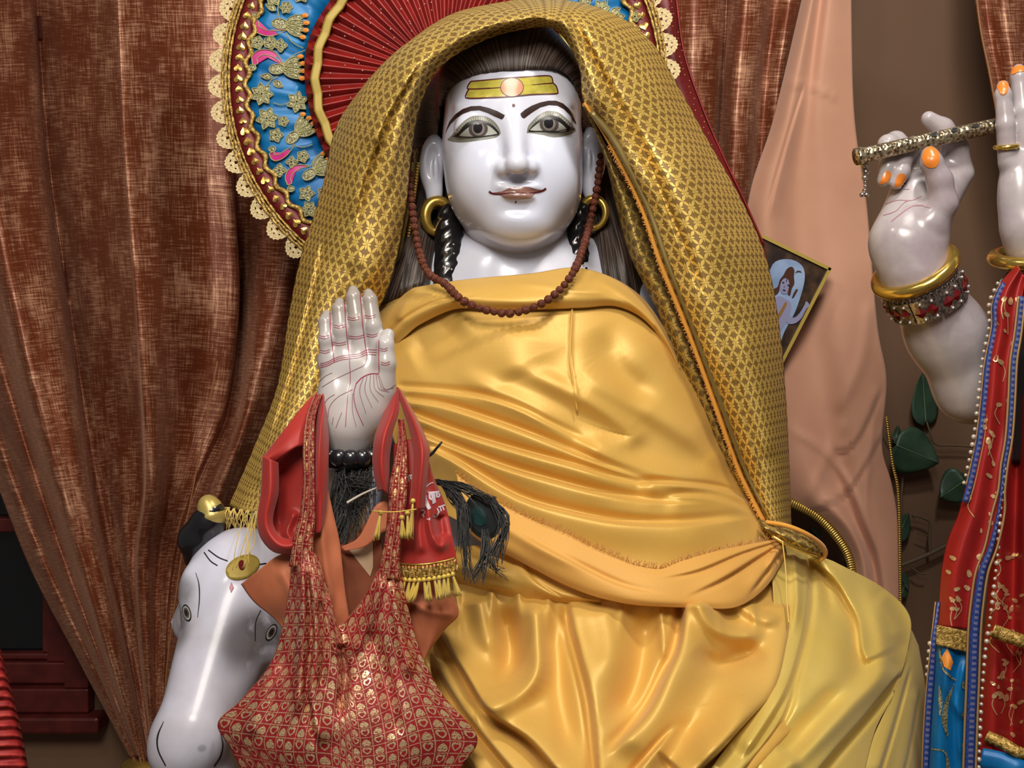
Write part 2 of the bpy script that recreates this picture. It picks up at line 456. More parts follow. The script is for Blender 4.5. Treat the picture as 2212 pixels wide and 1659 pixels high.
def _brocade(cell, ground, petal):
    def f():
        x, y = uvxy(); m = _lattice(x, y, cell)
        t = node('ShaderNodeTexNoise'); t.inputs['Scale'].default_value = 1; lnk(comb(x*900, y*900), t.inputs['Vector'])
        sp = X(t.outputs[0])
        col = mixc(m, ground, petal)
        col = mixc(sp.ss(.56, .75)*m*.5, col, srgb(250, 226, 150))
        return {'Base Color': col, 'Metallic': m*.25+.12, 'Roughness': .46-m*.12+sp*.1, 'Normal': bump(m*.6+sp*.5, .0006, .8)}
    return f
M['brocade'] = material('gold_flower_brocade', spec=.5, build=_brocade(.0215, srgb(130, 100, 46), srgb(230, 194, 98)))
M['brocade_back'] = material('brocade_reverse', spec=.3, rough=.6, build=_brocade(.0225, srgb(112, 92, 52), srgb(190, 162, 84)))
M['ribbon_sheer'] = material('sheer_olive_ribbon', srgb(132, 112, 62), rough=.4, metal=.4)
M['gold_trim'] = material('pleated_gold_ribbon', rough=.32, metal=.65, build=lambda: (lambda s: {'Base Color': mixc(s.ss(.3, .7), srgb(134, 104, 36), srgb(214, 180, 96)), 'Normal': bump(s, .0008)})(X.m('SINE', uvxy()[1]*1500)*.5+.5))
def _velvet(warm=1.0):
    def f():
        x, y = uvxy()
        def th(sx, sy, d=3):
            t = node('ShaderNodeTexNoise'); t.inputs['Scale'].default_value = 1; t.inputs['Detail'].default_value = d; t.inputs['Roughness'].default_value = .7
            lnk(comb(x*sx, y*sy), t.inputs['Vector']); return X(t.outputs[0])
        a = th(300, 18); b = th(18, 300); c = th(14, 8, 2); g = th(1500, 1500, 1)
        m = (a*.50+b*.60+c*.42+g*.16).ss(.78, 1.06)
        return {'Base Color': mixc(m, srgb(116, 54, 26), srgb(220, 168, 134)), 'Normal': bump(a+b, .0006, .5), 'Roughness': .5-m*.1}
    return f
M['velvet'] = material('crushed_rust_velvet', spec=.45, rough=.4, metal=.2, sheen=.2, build=_velvet())
M['velvet'].node_tree.nodes['Principled BSDF'].inputs['Sheen Tint'].default_value = srgb(236, 180, 150)
M['velvet'].node_tree.nodes['Principled BSDF'].inputs['Sheen Roughness'].default_value = .35
M['peach'] = material('peach_polyester', rough=.62, sheen=.25, spec=.3, build=lambda: {'Base Color': mixc(noise(6).ss(.3, .75), srgb(196, 146, 120), srgb(184, 134, 108))})
M['hem_tan'] = material('tan_hem', srgb(150, 100, 60), rough=.6)
def _bag():
    x, y = uvxy(); u, v = x*(1/.0128), y*(1/.0128)
    fu, fv = u.fract()-.5, v.fract()-.5
    def heart(px, py, s):
        p, q = px*(1/s), py*(1/s); r = p*p+q*q-1; return r*r*r - p*p*q*q*q
    alt = ((u.floor()+v.floor())*.5).fract()*2
    o1 = heart(fu, -1*fv, .33); i1 = heart(fu, -1*fv, .19)
    outline = (o1 < 0)*(1-(i1 < 0)); tri = (heart(fu, fv*1.0, .32) < 0)
    gridl = mx(fu.abs() > .455, fv.abs() > .455)*.55
    t = node('ShaderNodeTexNoise'); t.inputs['Scale'].default_value = 1; t.inputs['Detail'].default_value = 3; lnk(comb(x*520, y*520), t.inputs['Vector'])
    wear = X(t.outputs[0]).ss(.32, .50)
    row = ((v*.25).floor()*.5+(u*.2).floor()*.37).fract()
    m = mx(mx(mn(outline, 1-alt), mn(tri, alt)), gridl)*wear*(row.ss(-.3, .6)*.6+.4)
    t2 = node('ShaderNodeTexNoise'); t2.inputs['Scale'].default_value = 1; lnk(comb(x*30, y*30), t2.inputs['Vector'])
    red = mixc(X(t2.outputs[0]).ss(.35, .65), srgb(150, 26, 34), srgb(130, 22, 28))
    return {'Base Color': mixc(m.sat(), red, srgb(228, 198, 152)), 'Metallic': m.sat()*.6, 'Roughness': .62-m.sat()*.3, 'Normal': bump(m+X(t.outputs[0])*.4, .0006, .7)}
M['bag'] = material('red_gold_heart_brocade', spec=.4, build=_bag)
M['red_cloth'] = material('plain_red_satin', rough=.5, spec=.4, metal=.05, sheen=.15, build=lambda: {'Base Color': mixc(noise(8).ss(.3, .7), srgb(168, 42, 34), srgb(154, 36, 30))})
M['print_white'] = material('white_print', srgb(206, 190, 200), rough=.6)
M['rust_cloth'] = material('rust_orange_cloth', rough=.6, spec=.3, sheen=.1, build=lambda: {'Base Color': mixc(noise(14).ss(.3, .7), srgb(196, 116, 80), srgb(172, 96, 64))})
M['rust_dark'] = material('brown_cloth', rough=.7, spec=.25, build=lambda: {'Base Color': mixc(noise(14).ss(.3, .7), srgb(140, 78, 52), srgb(116, 62, 42))})
M['beige_patch'] = material('beige_patch', srgb(190, 160, 128), rough=.8)
M['bead'] = material('rudraksha_seed', rough=.6, spec=.3, build=lambda: {'Base Color': mixc(noise(500, detail=4).ss(.35, .65), srgb(70, 32, 22), srgb(124, 66, 46)), 'Normal': bump(noise(420, detail=4), .0018, 1)})
M['cord'] = material('brown_cord', srgb(110, 60, 44), rough=.8)
M['blue_satin'] = material('bright_blue_satin', rough=.4, spec=.4, metal=.1, build=lambda: {'Base Color': mixc(noise(18).ss(.3, .7), srgb(6, 98, 160), srgb(12, 112, 172))})
M['red_organza'] = material('red_pleated_organza', rough=.4, spec=.45, metal=.15, build=lambda: {'Base Color': mixc(noise(30).ss(.3, .7), srgb(146, 30, 24), srgb(124, 24, 20))})
M['maroon'] = material('maroon_satin', srgb(112, 26, 26), rough=.5, metal=.1)
M['sequin'] = material('gold_sequin', srgb(232, 188, 98), rough=.26, metal=.8)
M['zari'] = material('silver_gold_embroidery', rough=.36, metal=.5, build=lambda: {'Base Color': mixc(noise(420).ss(.38, .62), srgb(104, 98, 70), srgb(196, 192, 150)), 'Normal': bump(noise(700), .001)})
M['zari_line'] = material('pale_gold_cord', srgb(206, 202, 150), rough=.4, metal=.4)
M['braid'] = material('gold_braid', rough=.4, metal=.5, build=lambda: {'Base Color': mixc(noise(260).ss(.38, .62), srgb(140, 106, 40), srgb(222, 186, 106)), 'Normal': bump(noise(500), .0014)})
M['magenta'] = material('magenta_thread', srgb(196, 22, 124), rough=.45)
M['orange_thread'] = material('orange_thread', srgb(222, 138, 48), rough=.5)
M['lace'] = material('cream_lace', rough=.6, build=lambda: {'Base Color': mixc(noise(500).ss(.4, .6), srgb(196, 170, 116), srgb(238, 218, 168)), 'Normal': bump(noise(600), .0012)})
M['wall'] = material('tan_painted_wall', rough=.8, spec=.2, build=lambda: {'Base Color': mixc(noise(2.5).ss(.3, .7), srgb(112, 86, 68), srgb(104, 79, 60)), 'Normal': bump(noise(220), .0006, .4)})
M['wood'] = material('dark_red_wood', rough=.4, spec=.4, build=lambda: {'Base Color': mixc(noise(24).ss(.3, .7), srgb(88, 30, 26), srgb(70, 22, 20))})
M['glass'] = material('dark_night_glass', srgb(10, 12, 16), rough=.05, spec=.6)
M['steel'] = material('grey_steel', srgb(120, 124, 128), rough=.3, metal=.8)
M['leaf'] = material('dark_green_leaf', rough=.42, spec=.4, build=lambda: {'Base Color': mixc(noise(22).ss(.3, .7), srgb(38, 62, 48), srgb(52, 78, 58))})
M['vein'] = material('pale_leaf_vein', srgb(108, 128, 96), rough=.5)
M['stem'] = material('grey_brown_stem', srgb(92, 76, 56), rough=.7)
M['feather'] = material('dark_peacock_barb', srgb(20, 22, 20), rough=.45, spec=.4, sheen=.2)
M['feather_eye'] = material('teal_peacock_eye', srgb(20, 62, 62), rough=.5, metal=.2)
M['feather_dark'] = material('blue_black_peacock_eye', srgb(20, 28, 30), rough=.6, metal=.1)
M['quill'] = material('pale_quill', srgb(214, 206, 192), rough=.35)
M['horn_tip'] = material('brass_horn_tip', srgb(190, 168, 96), rough=.35, metal=.4)
M['pearl'] = material('pearl_bead', srgb(214, 200, 186), rough=.18, metal=.45)
M['tassel'] = material('yellow_tassel_thread', srgb(214, 184, 70), rough=.5, metal=.1, sheen=.3)
M['blue_ribbon'] = material('blue_woven_ribbon', rough=.5, build=lambda: (lambda x, y: {'Base Color': mixc(mn(((y*140).fract()-.5).abs() < .24, x.abs() < .0022), mixc(noise(300).ss(.4, .6), srgb(24, 48, 116), srgb(36, 64, 134)), srgb(104, 104, 140))})(*uvxy()))
M['tan_edge'] = material('tan_gold_edge', srgb(176, 140, 92), rough=.5, metal=.3)
def _bandhani():
    x, y = uvxy(); n = noise(10)
    return {'Base Color': mixc(n.ss(.3, .7), srgb(166, 36, 32), srgb(146, 28, 28))}
M['red_print'] = material('red_printed_satin', rough=.45, spec=.4, metal=.08, build=_bandhani)
M['foil'] = material('pale_gold_foil_print', srgb(224, 186, 136), rough=.35, metal=.5)
M['red_gauze'] = material('ribbed_red_gauze', rough=.6, build=lambda: {'Base Color': mixc((X.m('SINE', uvxy()[1]*520)*.5+.5)*noise(90).ss(.3, .7), srgb(150, 28, 28), srgb(204, 66, 58)), 'Normal': bump(X.m('SINE', uvxy()[1]*520), .002)})
M['pic_dark'] = material('dark_brown_print', rough=.3, coat=.6, build=lambda: {'Base Color': mixc(noise(30, detail=4).ss(.4, .65), srgb(38, 28, 24), srgb(76, 54, 38))})
M['pic_sky'] = material('pale_blue_print', rough=.3, coat=.6, build=lambda: {'Base Color': mixc(noise(20).ss(.3, .7), srgb(150, 172, 206), srgb(120, 144, 182))})
M['pic_skin'] = material('bluish_skin_print', srgb(136, 138, 172), rough=.3, coat=.6)
M['pic_brown'] = material('brown_hair_print', srgb(70, 40, 28), rough=.3, coat=.6)
M['pic_gold'] = material('ochre_print', srgb(140, 104, 52), rough=.3, coat=.6)
M['pic_line'] = material('dark_feature_print', srgb(48, 36, 60), rough=.3)
M['floor'] = material('brown_floor', srgb(96, 74, 58), rough=.6)
# ------------------------------------------------------------------ the room
def box(name, lo, hi, mat, parent=None, bev=0.0):
    lo = np.array(lo, float); hi = np.array(hi, float)
    V = [(x, y, z) for x in (lo[0], hi[0]) for y in (lo[1], hi[1]) for z in (lo[2], hi[2])]
    F = [(0, 1, 3, 2), (4, 6, 7, 5), (0, 4, 5, 1), (2, 3, 7, 6), (0, 2, 6, 4), (1, 5, 7, 3)]
    o = link(name, mesh(name, V, F, smooth=False), parent, mat)
    if bev:
        m = o.modifiers.new('edge', 'BEVEL'); m.width = bev; m.segments = 2
    return o
WY = 0.80
# back wall with a window opening behind the left curtain
wx0, wx1 = P(-700, 0, WY)[0], P(205, 0, WY)[0]; wz0, wz1 = P(0, 1530, WY)[2], 2.25
def wall_piece():
    V = []; F = []
    def q(a, b):
        k = len(V); V.extend([(a[0], WY, a[1]), (b[0], WY, a[1]), (b[0], WY, b[1]), (a[0], WY, b[1])]); F.append((k, k+1, k+2, k+3))
        k = len(V); V.extend([(a[0], WY+.12, a[1]), (b[0], WY+.12, a[1]), (b[0], WY+.12, b[1]), (a[0], WY+.12, b[1])]); F.append((k+3, k+2, k+1, k))
    q((-2.6, 0), (2.6, wz0)); q((-2.6, wz1), (2.6, 3.0)); q((-2.6, wz0), (wx0, wz1)); q((wx1, wz0), (2.6, wz1))
    return mesh('wall_back', V, F, smooth=False)
w = link('wall_back', wall_piece(), None, M['wall']); tag(w, 'tan painted wall behind the statues', None, kind='structure')
f = box('floor', (-2.6, -3.4, -.05), (2.6, WY+.12, 0), M['floor']); tag(f, 'plain brown floor below the altar', None, kind='structure')
# window: dark red timber frame, sash and night-dark pane
win = empty('window_1'); tag(win, 'dark red timber window behind the tied curtain', None, kind='structure')
def framebars(nm, x0, x1, z0, z1, t, y0, y1, mat, par):
    box(nm, (x0, y0, z0), (x1, y1, z0+t), mat, par, .004); box(nm, (x0, y0, z1-t), (x1, y1, z1), mat, par, .004)
    box(nm, (x0, y0, z0+t), (x0+t, y1, z1-t), mat, par, .004); box(nm, (x1-t, y0, z0+t), (x1, y1, z1-t), mat, par, .004)
framebars('window_frame', wx0, wx1, wz0, wz1, .05, WY-.035, WY+.06, M['wood'], win)
framebars('window_sash', wx0+.052, wx1-.052, wz0+.052, wz1-.052, .045, WY-.008, WY+.05, M['wood'], win)
framebars('sash_bead', wx0+.098, wx1-.098, wz0+.098, wz1-.098, .014, WY+.006, WY+.046, M['wood'], win)
box('window_sill', (wx0-.02, WY-.06, wz0-.035), (wx1+.03, WY-.001, wz0-.001), M['wood'], win, .006)
box('pane', (wx0+.1, WY+.03, wz0+.1), (wx1-.1, WY+.036, wz1-.1), M['glass'], win)
box('window_sash', (wx0+.098, WY-.004, P(0, 1150, WY)[2]), (wx1-.098, WY+.044, P(0, 1150, WY)[2]+.03), M['wood'], win, .004)

# ------------------------------------------------------------------ curtains (columns = fold lines, left to right)
CY = 0.61
def cols(lst, k=1.0): return [[(x, y, CY+d*k) for x, y, d in c] for c in lst]
cl = empty('curtain'); tag(cl, 'rust crushed velvet curtain gathered into a tieback beside the bull', 'curtain', 'rust velvet curtains')
cc = cols([
 [(-330, -260, .02), (-290, -60, .02), (-220, 500, .02), (-100, 800, .0), (0, 1065, 0), (70, 1240, 0), (170, 1430, 0), (285, 1645, .0)],
 [(-240, -260, .04), (-210, -60, .04), (-150, 480, .03), (-50, 800, -.05), (35, 1050, -.05), (105, 1232, -.05), (196, 1430, -.04), (292, 1645, -.02)],
 [(-150, -260, .0), (-130, -60, .0), (-85, 450, .02), (5, 790, .05), (62, 980, .045), (132, 1190, .04), (220, 1430, .02), (298, 1645, .0)],
 [(-75, -260, -.07), (-60, -60, -.07), (-25, 420, -.07), (38, 740, -.07), (92, 950, -.07), (160, 1180, -.06), (236, 1430, -.05), (304, 1645, -.03)],
 [(-30, -260, -.03), (-10, -60, -.03), (25, 380, -.04), (80, 720, -.06), (124, 920, -.07), (180, 1150, -.06), (248, 1425, -.05), (308, 1645, -.03)],
 [(20, -260, .02), (40, -60, .02), (75, 350, .01), (125, 700, -.02), (155, 900, -.05), (196, 1130, -.05), (260, 1420, -.04), (312, 1645, -.03)],
 [(50, -260, .055), (66, -60, .055), (97, 350, .05), (147, 700, .035), (172, 900, -.0), (207, 1130, -.02), (270, 1420, -.02), (318, 1645, -.025)],
 [(62, -260, .085), (78, -60, .085), (109, 350, .085), (157, 700, .08), (182, 900, .06), (216, 1130, .04), (276, 1420, .03), (320, 1645, .0)],
 [(112, -260, .035), (130, -60, .035), (155, 350, .035), (192, 700, .04), (212, 900, .05), (240, 1130, .05), (286, 1420, .04), (322, 1645, .0)],
 [(180, -260, -.025), (196, -60, -.025), (214, 350, -.025), (245, 700, -.01), (260, 900, .02), (268, 1130, .02), (300, 1420, .04), (326, 1645, .0)],
 [(228, -260, -.075), (243, -60, -.075), (262, 320, -.075), (288, 680, -.06), (302, 900, -.02), (306, 1060, .0), (290, 1250, .03), (328, 1645, .01)],
 [(242, -260, -.085), (256, -60, -.085), (274, 320, -.085), (299, 680, -.08), (313, 900, -.07), (316, 1060, -.05), (300, 1250, .0), (331, 1645, .0)],
 [(280, -260, -.06), (295, -60, -.06), (312, 320, -.06), (328, 680, -.065), (338, 900, -.06), (338, 1060, -.05), (318, 1250, .0), (334, 1645, .0)],
 [(345, -260, -.015), (355, -60, -.015), (372, 320, -.015), (382, 680, -.02), (375, 900, -.0), (360, 1060, .02), (335, 1260, .03), (338, 1645, .01)],
 [(425, -260, .02), (430, -60, .02), (440, 320, .02), (450, 680, .02), (425, 900, .03), (385, 1060, .03), (350, 1260, .03), (342, 1645, .01)],
 [(488, -260, .03), (490, -60, .03), (497, 320, .03), (512, 640, .03), (480, 880, .04), (410, 1060, .02), (365, 1260, .02), (348, 1645, .01)],
 [(498, -260, .08), (500, -60, .08), (505, 320, .08), (518, 640, .09), (495, 880, .07), (425, 1060, .03), (375, 1260, .03), (352, 1645, .02)],
 [(562, -260, .06), (560, -60, .06), (550, 320, .07), (540, 560, .07), (515, 880, .04), (450, 1060, .0), (395, 1260, .0), (360, 1645, .01)],
 [(592, -260, -.0), (590, -60, -.0), (580, 320, .0), (575, 560, .0), (530, 880, -.03), (468, 1060, -.04), (410, 1260, -.03), (368, 1645, .0)],
 [(665, -260, -.03), (660, -60, -.03), (650, 320, -.03), (625, 560, -.02), (565, 880, -.02), (500, 1060, -.02), (430, 1260, -.02), (376, 1645, .0)],
 [(725, -260, .02), (720, -60, .02), (700, 320, .02), (670, 560, .02), (610, 880, .02), (540, 1060, .02), (450, 1260, .02), (384, 1645, .01)]], 1.9)
cur = cloth('drape', cc, 300, 120, M['velvet'], cl, thick=.003, wr=(.002, .03))
for (x0, y0, x1, y1) in []: pass
tb = P(np.linspace(278, 392, 9), np.array([1650, 1655, 1658, 1660, 1660, 1659, 1657, 1654, 1650]), np.array([.60, .565, .545, .54, .54, .545, .55, .565, .60]))
V, F = tube(tb, .010, 8, 40, flat=1.6); link('tieback', mesh('tieback', V, F), cl, M['gold_trim'])
cm = cols([
 [(1180, -300, .0), (1180, -60, .0), (1180, 400, .0), (1180, 700, 0), (1120, 1250, 0)], [(1300, -300, -.03), (1300, -60, -.03), (1300, 400, -.03), (1300, 700, -.03), (1240, 1250, -.03)],
 [(1420, -300, .02), (1420, -60, .02), (1420, 400, .02), (1420, 700, .02), (1360, 1250, .02)], [(1500, -300, -.02), (1500, -60, -.02), (1490, 400, -.02), (1480, 700, -.02), (1420, 1250, -.02)],
 [(1550, -300, .01), (1550, -60, .01), (1535, 400, .01), (1520, 700, .01), (1460, 1250, .01)], [(1572, -300, .05), (1572, -60, .05), (1550, 400, .05), (1530, 700, .05), (1470, 1250, .05)],
 [(1590, -300, .0), (1590, -60, .0), (1565, 200, .0), (1545, 700, -.0), (1485, 1250, -.0)], [(1612, -300, -.05), (1612, -60, -.05), (1590, 200, -.05), (1560, 700, -.05), (1500, 1250, -.05)],
 [(1650, -300, -.03), (1650, -60, -.03), (1625, 200, -.03), (1590, 700, -.03), (1530, 1250, -.03)], [(1678, -300, .03), (1678, -60, .03), (1650, 200, .03), (1615, 700, .03), (1555, 1250, .03)],
 [(1715, -300, .01), (1715, -60, .01), (1680, 200, .01), (1640, 700, .01), (1580, 1250, .01)], [(1760, -300, .05), (1760, -60, .05), (1720, 200, .05), (1680, 700, .05), (1620, 1250, .05)],
 [(1830, -300, .03), (1830, -60, .03), (1800, 200, .03), (1740, 700, .03), (1680, 1250, .03)]], 1.3)
c2 = empty('curtain'); tag(c2, 'rust velvet curtain hanging straight between the halo and the peach cloth', 'curtain', 'rust velvet curtains')
cloth('drape', cm, 160, 60, M['velvet'], c2, thick=.003, wr=(.003, .03))
cr = cols([
 [(2104, -300, -.03), (2104, -60, -.03), (2118, 60, -.03), (2140, 170, -.03), (2168, 330, -.03), (2200, 520, -.03), (2270, 1100, -.03)], [(2125, -300, .0), (2125, -60, .0), (2135, 60, .0), (2155, 170, .0), (2185, 330, 0), (2215, 520, 0), (2285, 1100, 0)],
 [(2170, -300, -.03), (2170, -60, -.03), (2180, 60, -.03), (2195, 170, -.03), (2220, 330, -.03), (2240, 520, -.03), (2310, 1100, -.03)], [(2230, -300, .02), (2230, -60, .02), (2235, 60, .02), (2240, 170, .02), (2260, 330, .02), (2280, 520, .02), (2350, 1100, .02)],
 [(2330, -300, -.02), (2330, -60, -.02), (2330, 60, -.02), (2330, 170, -.02), (2330, 330, -.02), (2330, 520, -.02), (2400, 1100, -.02)]])
c3 = empty('curtain'); tag(c3, 'rust velvet curtain edge in the top right corner above the raised fingers', 'curtain', 'rust velvet curtains')
cloth('drape', cr, 60, 40, M['velvet'], c3, thick=.003, wr=(.003, .03))
V, F = tube([P(x, y, CY-.034) for x, y in ((2104, -60), (2118, 60), (2140, 170), (2168, 330))], .0022, 6, 20); link('hem', mesh('hem', V, F), c3, M['hem_tan'])
V, F = tube([P(x, y, CY+d) for x, y, d in ((470, 780, -.03), (418, 1050, -.05), (400, 1150, -.05), (365, 1400, -.04), (352, 1560, -.03))], .0016, 6, 30); link('hem', mesh('hem', V, F), cl, M['hem_tan'])

# ------------------------------------------------------------------ peach cloth at the right, gold ribbon edge
pe = empty('peach_cloth'); tag(pe, 'peach cloth with a gold ribbon edge hanging down the wall beside the flute', 'cloth')
PY = 0.50
pc = [[(x, y, PY+d) for x, y, d in c] for c in [
 [(1745, -60, .02), (1672, 250, .02), (1612, 460, .02), (1600, 800, .02), (1640, 1000, .02), (1700, 1085, .02), (1765, 1115, .02), (1815, 1165, .02), (1840, 1215, .02), (1846, 1300, .02), (1850, 1420, .02)],
 [(1765, -60, -.015), (1705, 240, -.015), (1660, 460, -.01), (1680, 800, -.01), (1720, 960, -.01), (1760, 1050, -.01), (1800, 1100, -.01), (1840, 1150, -.01), (1865, 1215, -.01), (1872, 1300, -.01), (1880, 1420, -.01)],
 [(1780, -60, .0), (1740, 240, .0), (1720, 460, .015), (1760, 800, .015), (1790, 960, .01), (1815, 1050, .01), (1840, 1110, .01), (1865, 1160, .01), (1885, 1215, .01), (1895, 1300, .01), (1900, 1420, .01)],
 [(1800, -60, -.02), (1775, 240, -.01), (1790, 460, -.0), (1830, 800, -.01), (1850, 960, -.01), (1862, 1050, -.01), (1875, 1110, -.01), (1890, 1160, -.01), (1905, 1215, -.01), (1915, 1300, -.01), (1920, 1420, -.01)],
 [(1838, -60, .0), (1845, 240, .0), (1872, 440, .0), (1895, 700, .0), (1915, 820, .0), (1905, 960, .0), (1925, 1040, .0), (1938, 1110, .0), (1944, 1170, .0), (1945, 1215, .0), (1946, 1300, .0), (1948, 1420, .0)]]]
pst = [([(1905, 830), (1850, 950), (1790, 985)], 10, .006, 'p'), ([(1915, 920), (1830, 1060), (1740, 1110)], 9, .006, 'p'), ([(1700, 920), (1790, 985), (1850, 1080), (1880, 1200)], 9, .006, 'r'),
       ([(1740, 1090), (1800, 960), (1830, 900)], 12, .004, 'r'), ([(1690, 175), (1760, 190), (1815, 215)], 5, .004, 'r'), ([(1880, 640), (1860, 780), (1800, 900)], 14, .005, 'r'),
       ([(1655, 480), (1705, 300), (1745, 170)], 8, .004, 'p'), ([(1890, 900), (1870, 1080), (1895, 1200)], 8, .004, 'r')]
cloth('panel', pc, 70, 150, M['peach'], pe, strokes=pst, thick=.0012, wr=(.0025, .018), even=True)
V = []; UVc = []; k = 0
def ribbon(pts, w, Y, mat, name, parent, lift=0.0, n=60, thick=.0008, sag=0.0):
    """flat ribbon along pixel points; pts (px,py[,Y])"""
    pts = np.array([(p[0], p[1], p[2] if len(p) > 2 else Y) for p in pts], float)
    C = spline(pts, n); T = np.gradient(C[:, :2], axis=0); T /= np.linalg.norm(T, axis=1)[:, None]+1e-9; N = np.stack([-T[:, 1], T[:, 0]], -1)
    ww = (np.interp(np.linspace(0, 1, n), np.linspace(0, 1, len(np.atleast_1d(w))), np.atleast_1d(w))/2)[:, None]
    G = []
    for s in (-1, -.33, .33, 1): G.append(np.concatenate([C[:, :2]+N*ww*s, (C[:, 2]-lift*(1-s*s*.5))[:, None]], 1))
    G = np.array(G); Vw = P(G[..., 0], G[..., 1], G[..., 2]); uv = grid_uv(Vw)
    uv[:, 0] -= uv[:, 0].max()/2
    Fq = grid_faces(4, n); a, b, c = Vw.reshape(-1, 3)[Fq[0][:3]]
    if np.dot(np.cross(b-a, c-a), CAM-a) < 0: Fq = Fq[:, ::-1]
    o = link(name, mesh(name, Vw.reshape(-1, 3), Fq, uv), parent, mat); solid(o, thick); return o
ribbon([(1700, 1082), (1765, 1115), (1812, 1165), (1838, 1215), (1848, 1300), (1852, 1420)], 20, PY+.012, M['gold_trim'], 'gold_ribbon', pe, .004)
ribbon([(1915, 900), (1928, 1000), (1940, 1060), (1944, 1180), (1946, 1400)], 7, PY-.004, M['gold_trim'], 'gold_ribbon', pe, .004)
# ------------------------------------------------------------------ seated statue: body depth under the robes
_rows = {
 560: [(760, .20), (850, .14), (950, .09), (1120, .06), (1280, .08), (1370, .12), (1460, .2)],
 650: [(780, .15), (880, .07), (1000, .02), (1120, .0), (1250, .01), (1360, .05), (1440, .10), (1520, .18)],
 750: [(800, .10), (900, .03), (1000, -.01), (1130, -.035), (1280, -.02), (1400, .03), (1480, .09), (1560, .17)],
 850: [(820, .06), (900, .01), (1000, -.02), (1150, -.045), (1300, -.03), (1450, .03), (1540, .10), (1620, .18)],
 1000: [(840, .03), (900, .0), (1000, -.03), (1150, -.06), (1300, -.055), (1450, -.01), (1570, .07), (1660, .16)],
 1150: [(850, -.01), (950, -.045), (1050, -.07), (1200, -.095), (1350, -.095), (1500, -.07), (1640, .01), (1740, .12)],
 1290: [(850, -.04), (950, -.08), (1050, -.10), (1200, -.125), (1400, -.13), (1580, -.10), (1700, -.03), (1800, .04), (1950, .14)],
 1450: [(850, -.09), (950, -.13), (1050, -.165), (1250, -.20), (1450, -.205), (1650, -.17), (1800, -.11), (1920, -.03), (2010, .08)],
 1700: [(850, -.17), (950, -.21), (1100, -.26), (1300, -.30), (1500, -.30), (1700, -.26), (1850, -.19), (1960, -.09), (2040, .06)]}
_gx = np.arange(700, 2150, 10.); _gy = np.arange(540, 1760, 10.)
_t = np.array([np.interp(_gx, *np.array(_rows[k]).T) for k in _rows]); _ky = np.array(list(_rows), float)
_BY = np.stack([np.interp(_gy, _ky, _t[:, i]) for i in range(len(_gx))], 1)
def _blur(a, n):
    k = np.exp(-np.linspace(-2, 2, 2*n+1)**2); k /= k.sum()
    for ax in (0, 1):
        a = np.apply_along_axis(lambda r: np.convolve(np.pad(r, n, mode='reflect', reflect_type='odd'), k, 'valid'), ax, a)
    return a
_BY = _blur(_BY, 8)
def bodyY(px, py):
    x = np.clip((np.asarray(px, float)-_gx[0])/10, 0, len(_gx)-1.001); y = np.clip((np.asarray(py, float)-_gy[0])/10, 0, len(_gy)-1.001)
    i, j = x.astype(int), y.astype(int); fx, fy = x-i, y-j
    return (_BY[j, i]*(1-fx)+_BY[j, i+1]*fx)*(1-fy)+(_BY[j+1, i]*(1-fx)+_BY[j+1, i+1]*fx)*fy

st = empty('statue'); tag(st, 'seated white marble statue with raised palm, painted face and brown hair', 'statue')
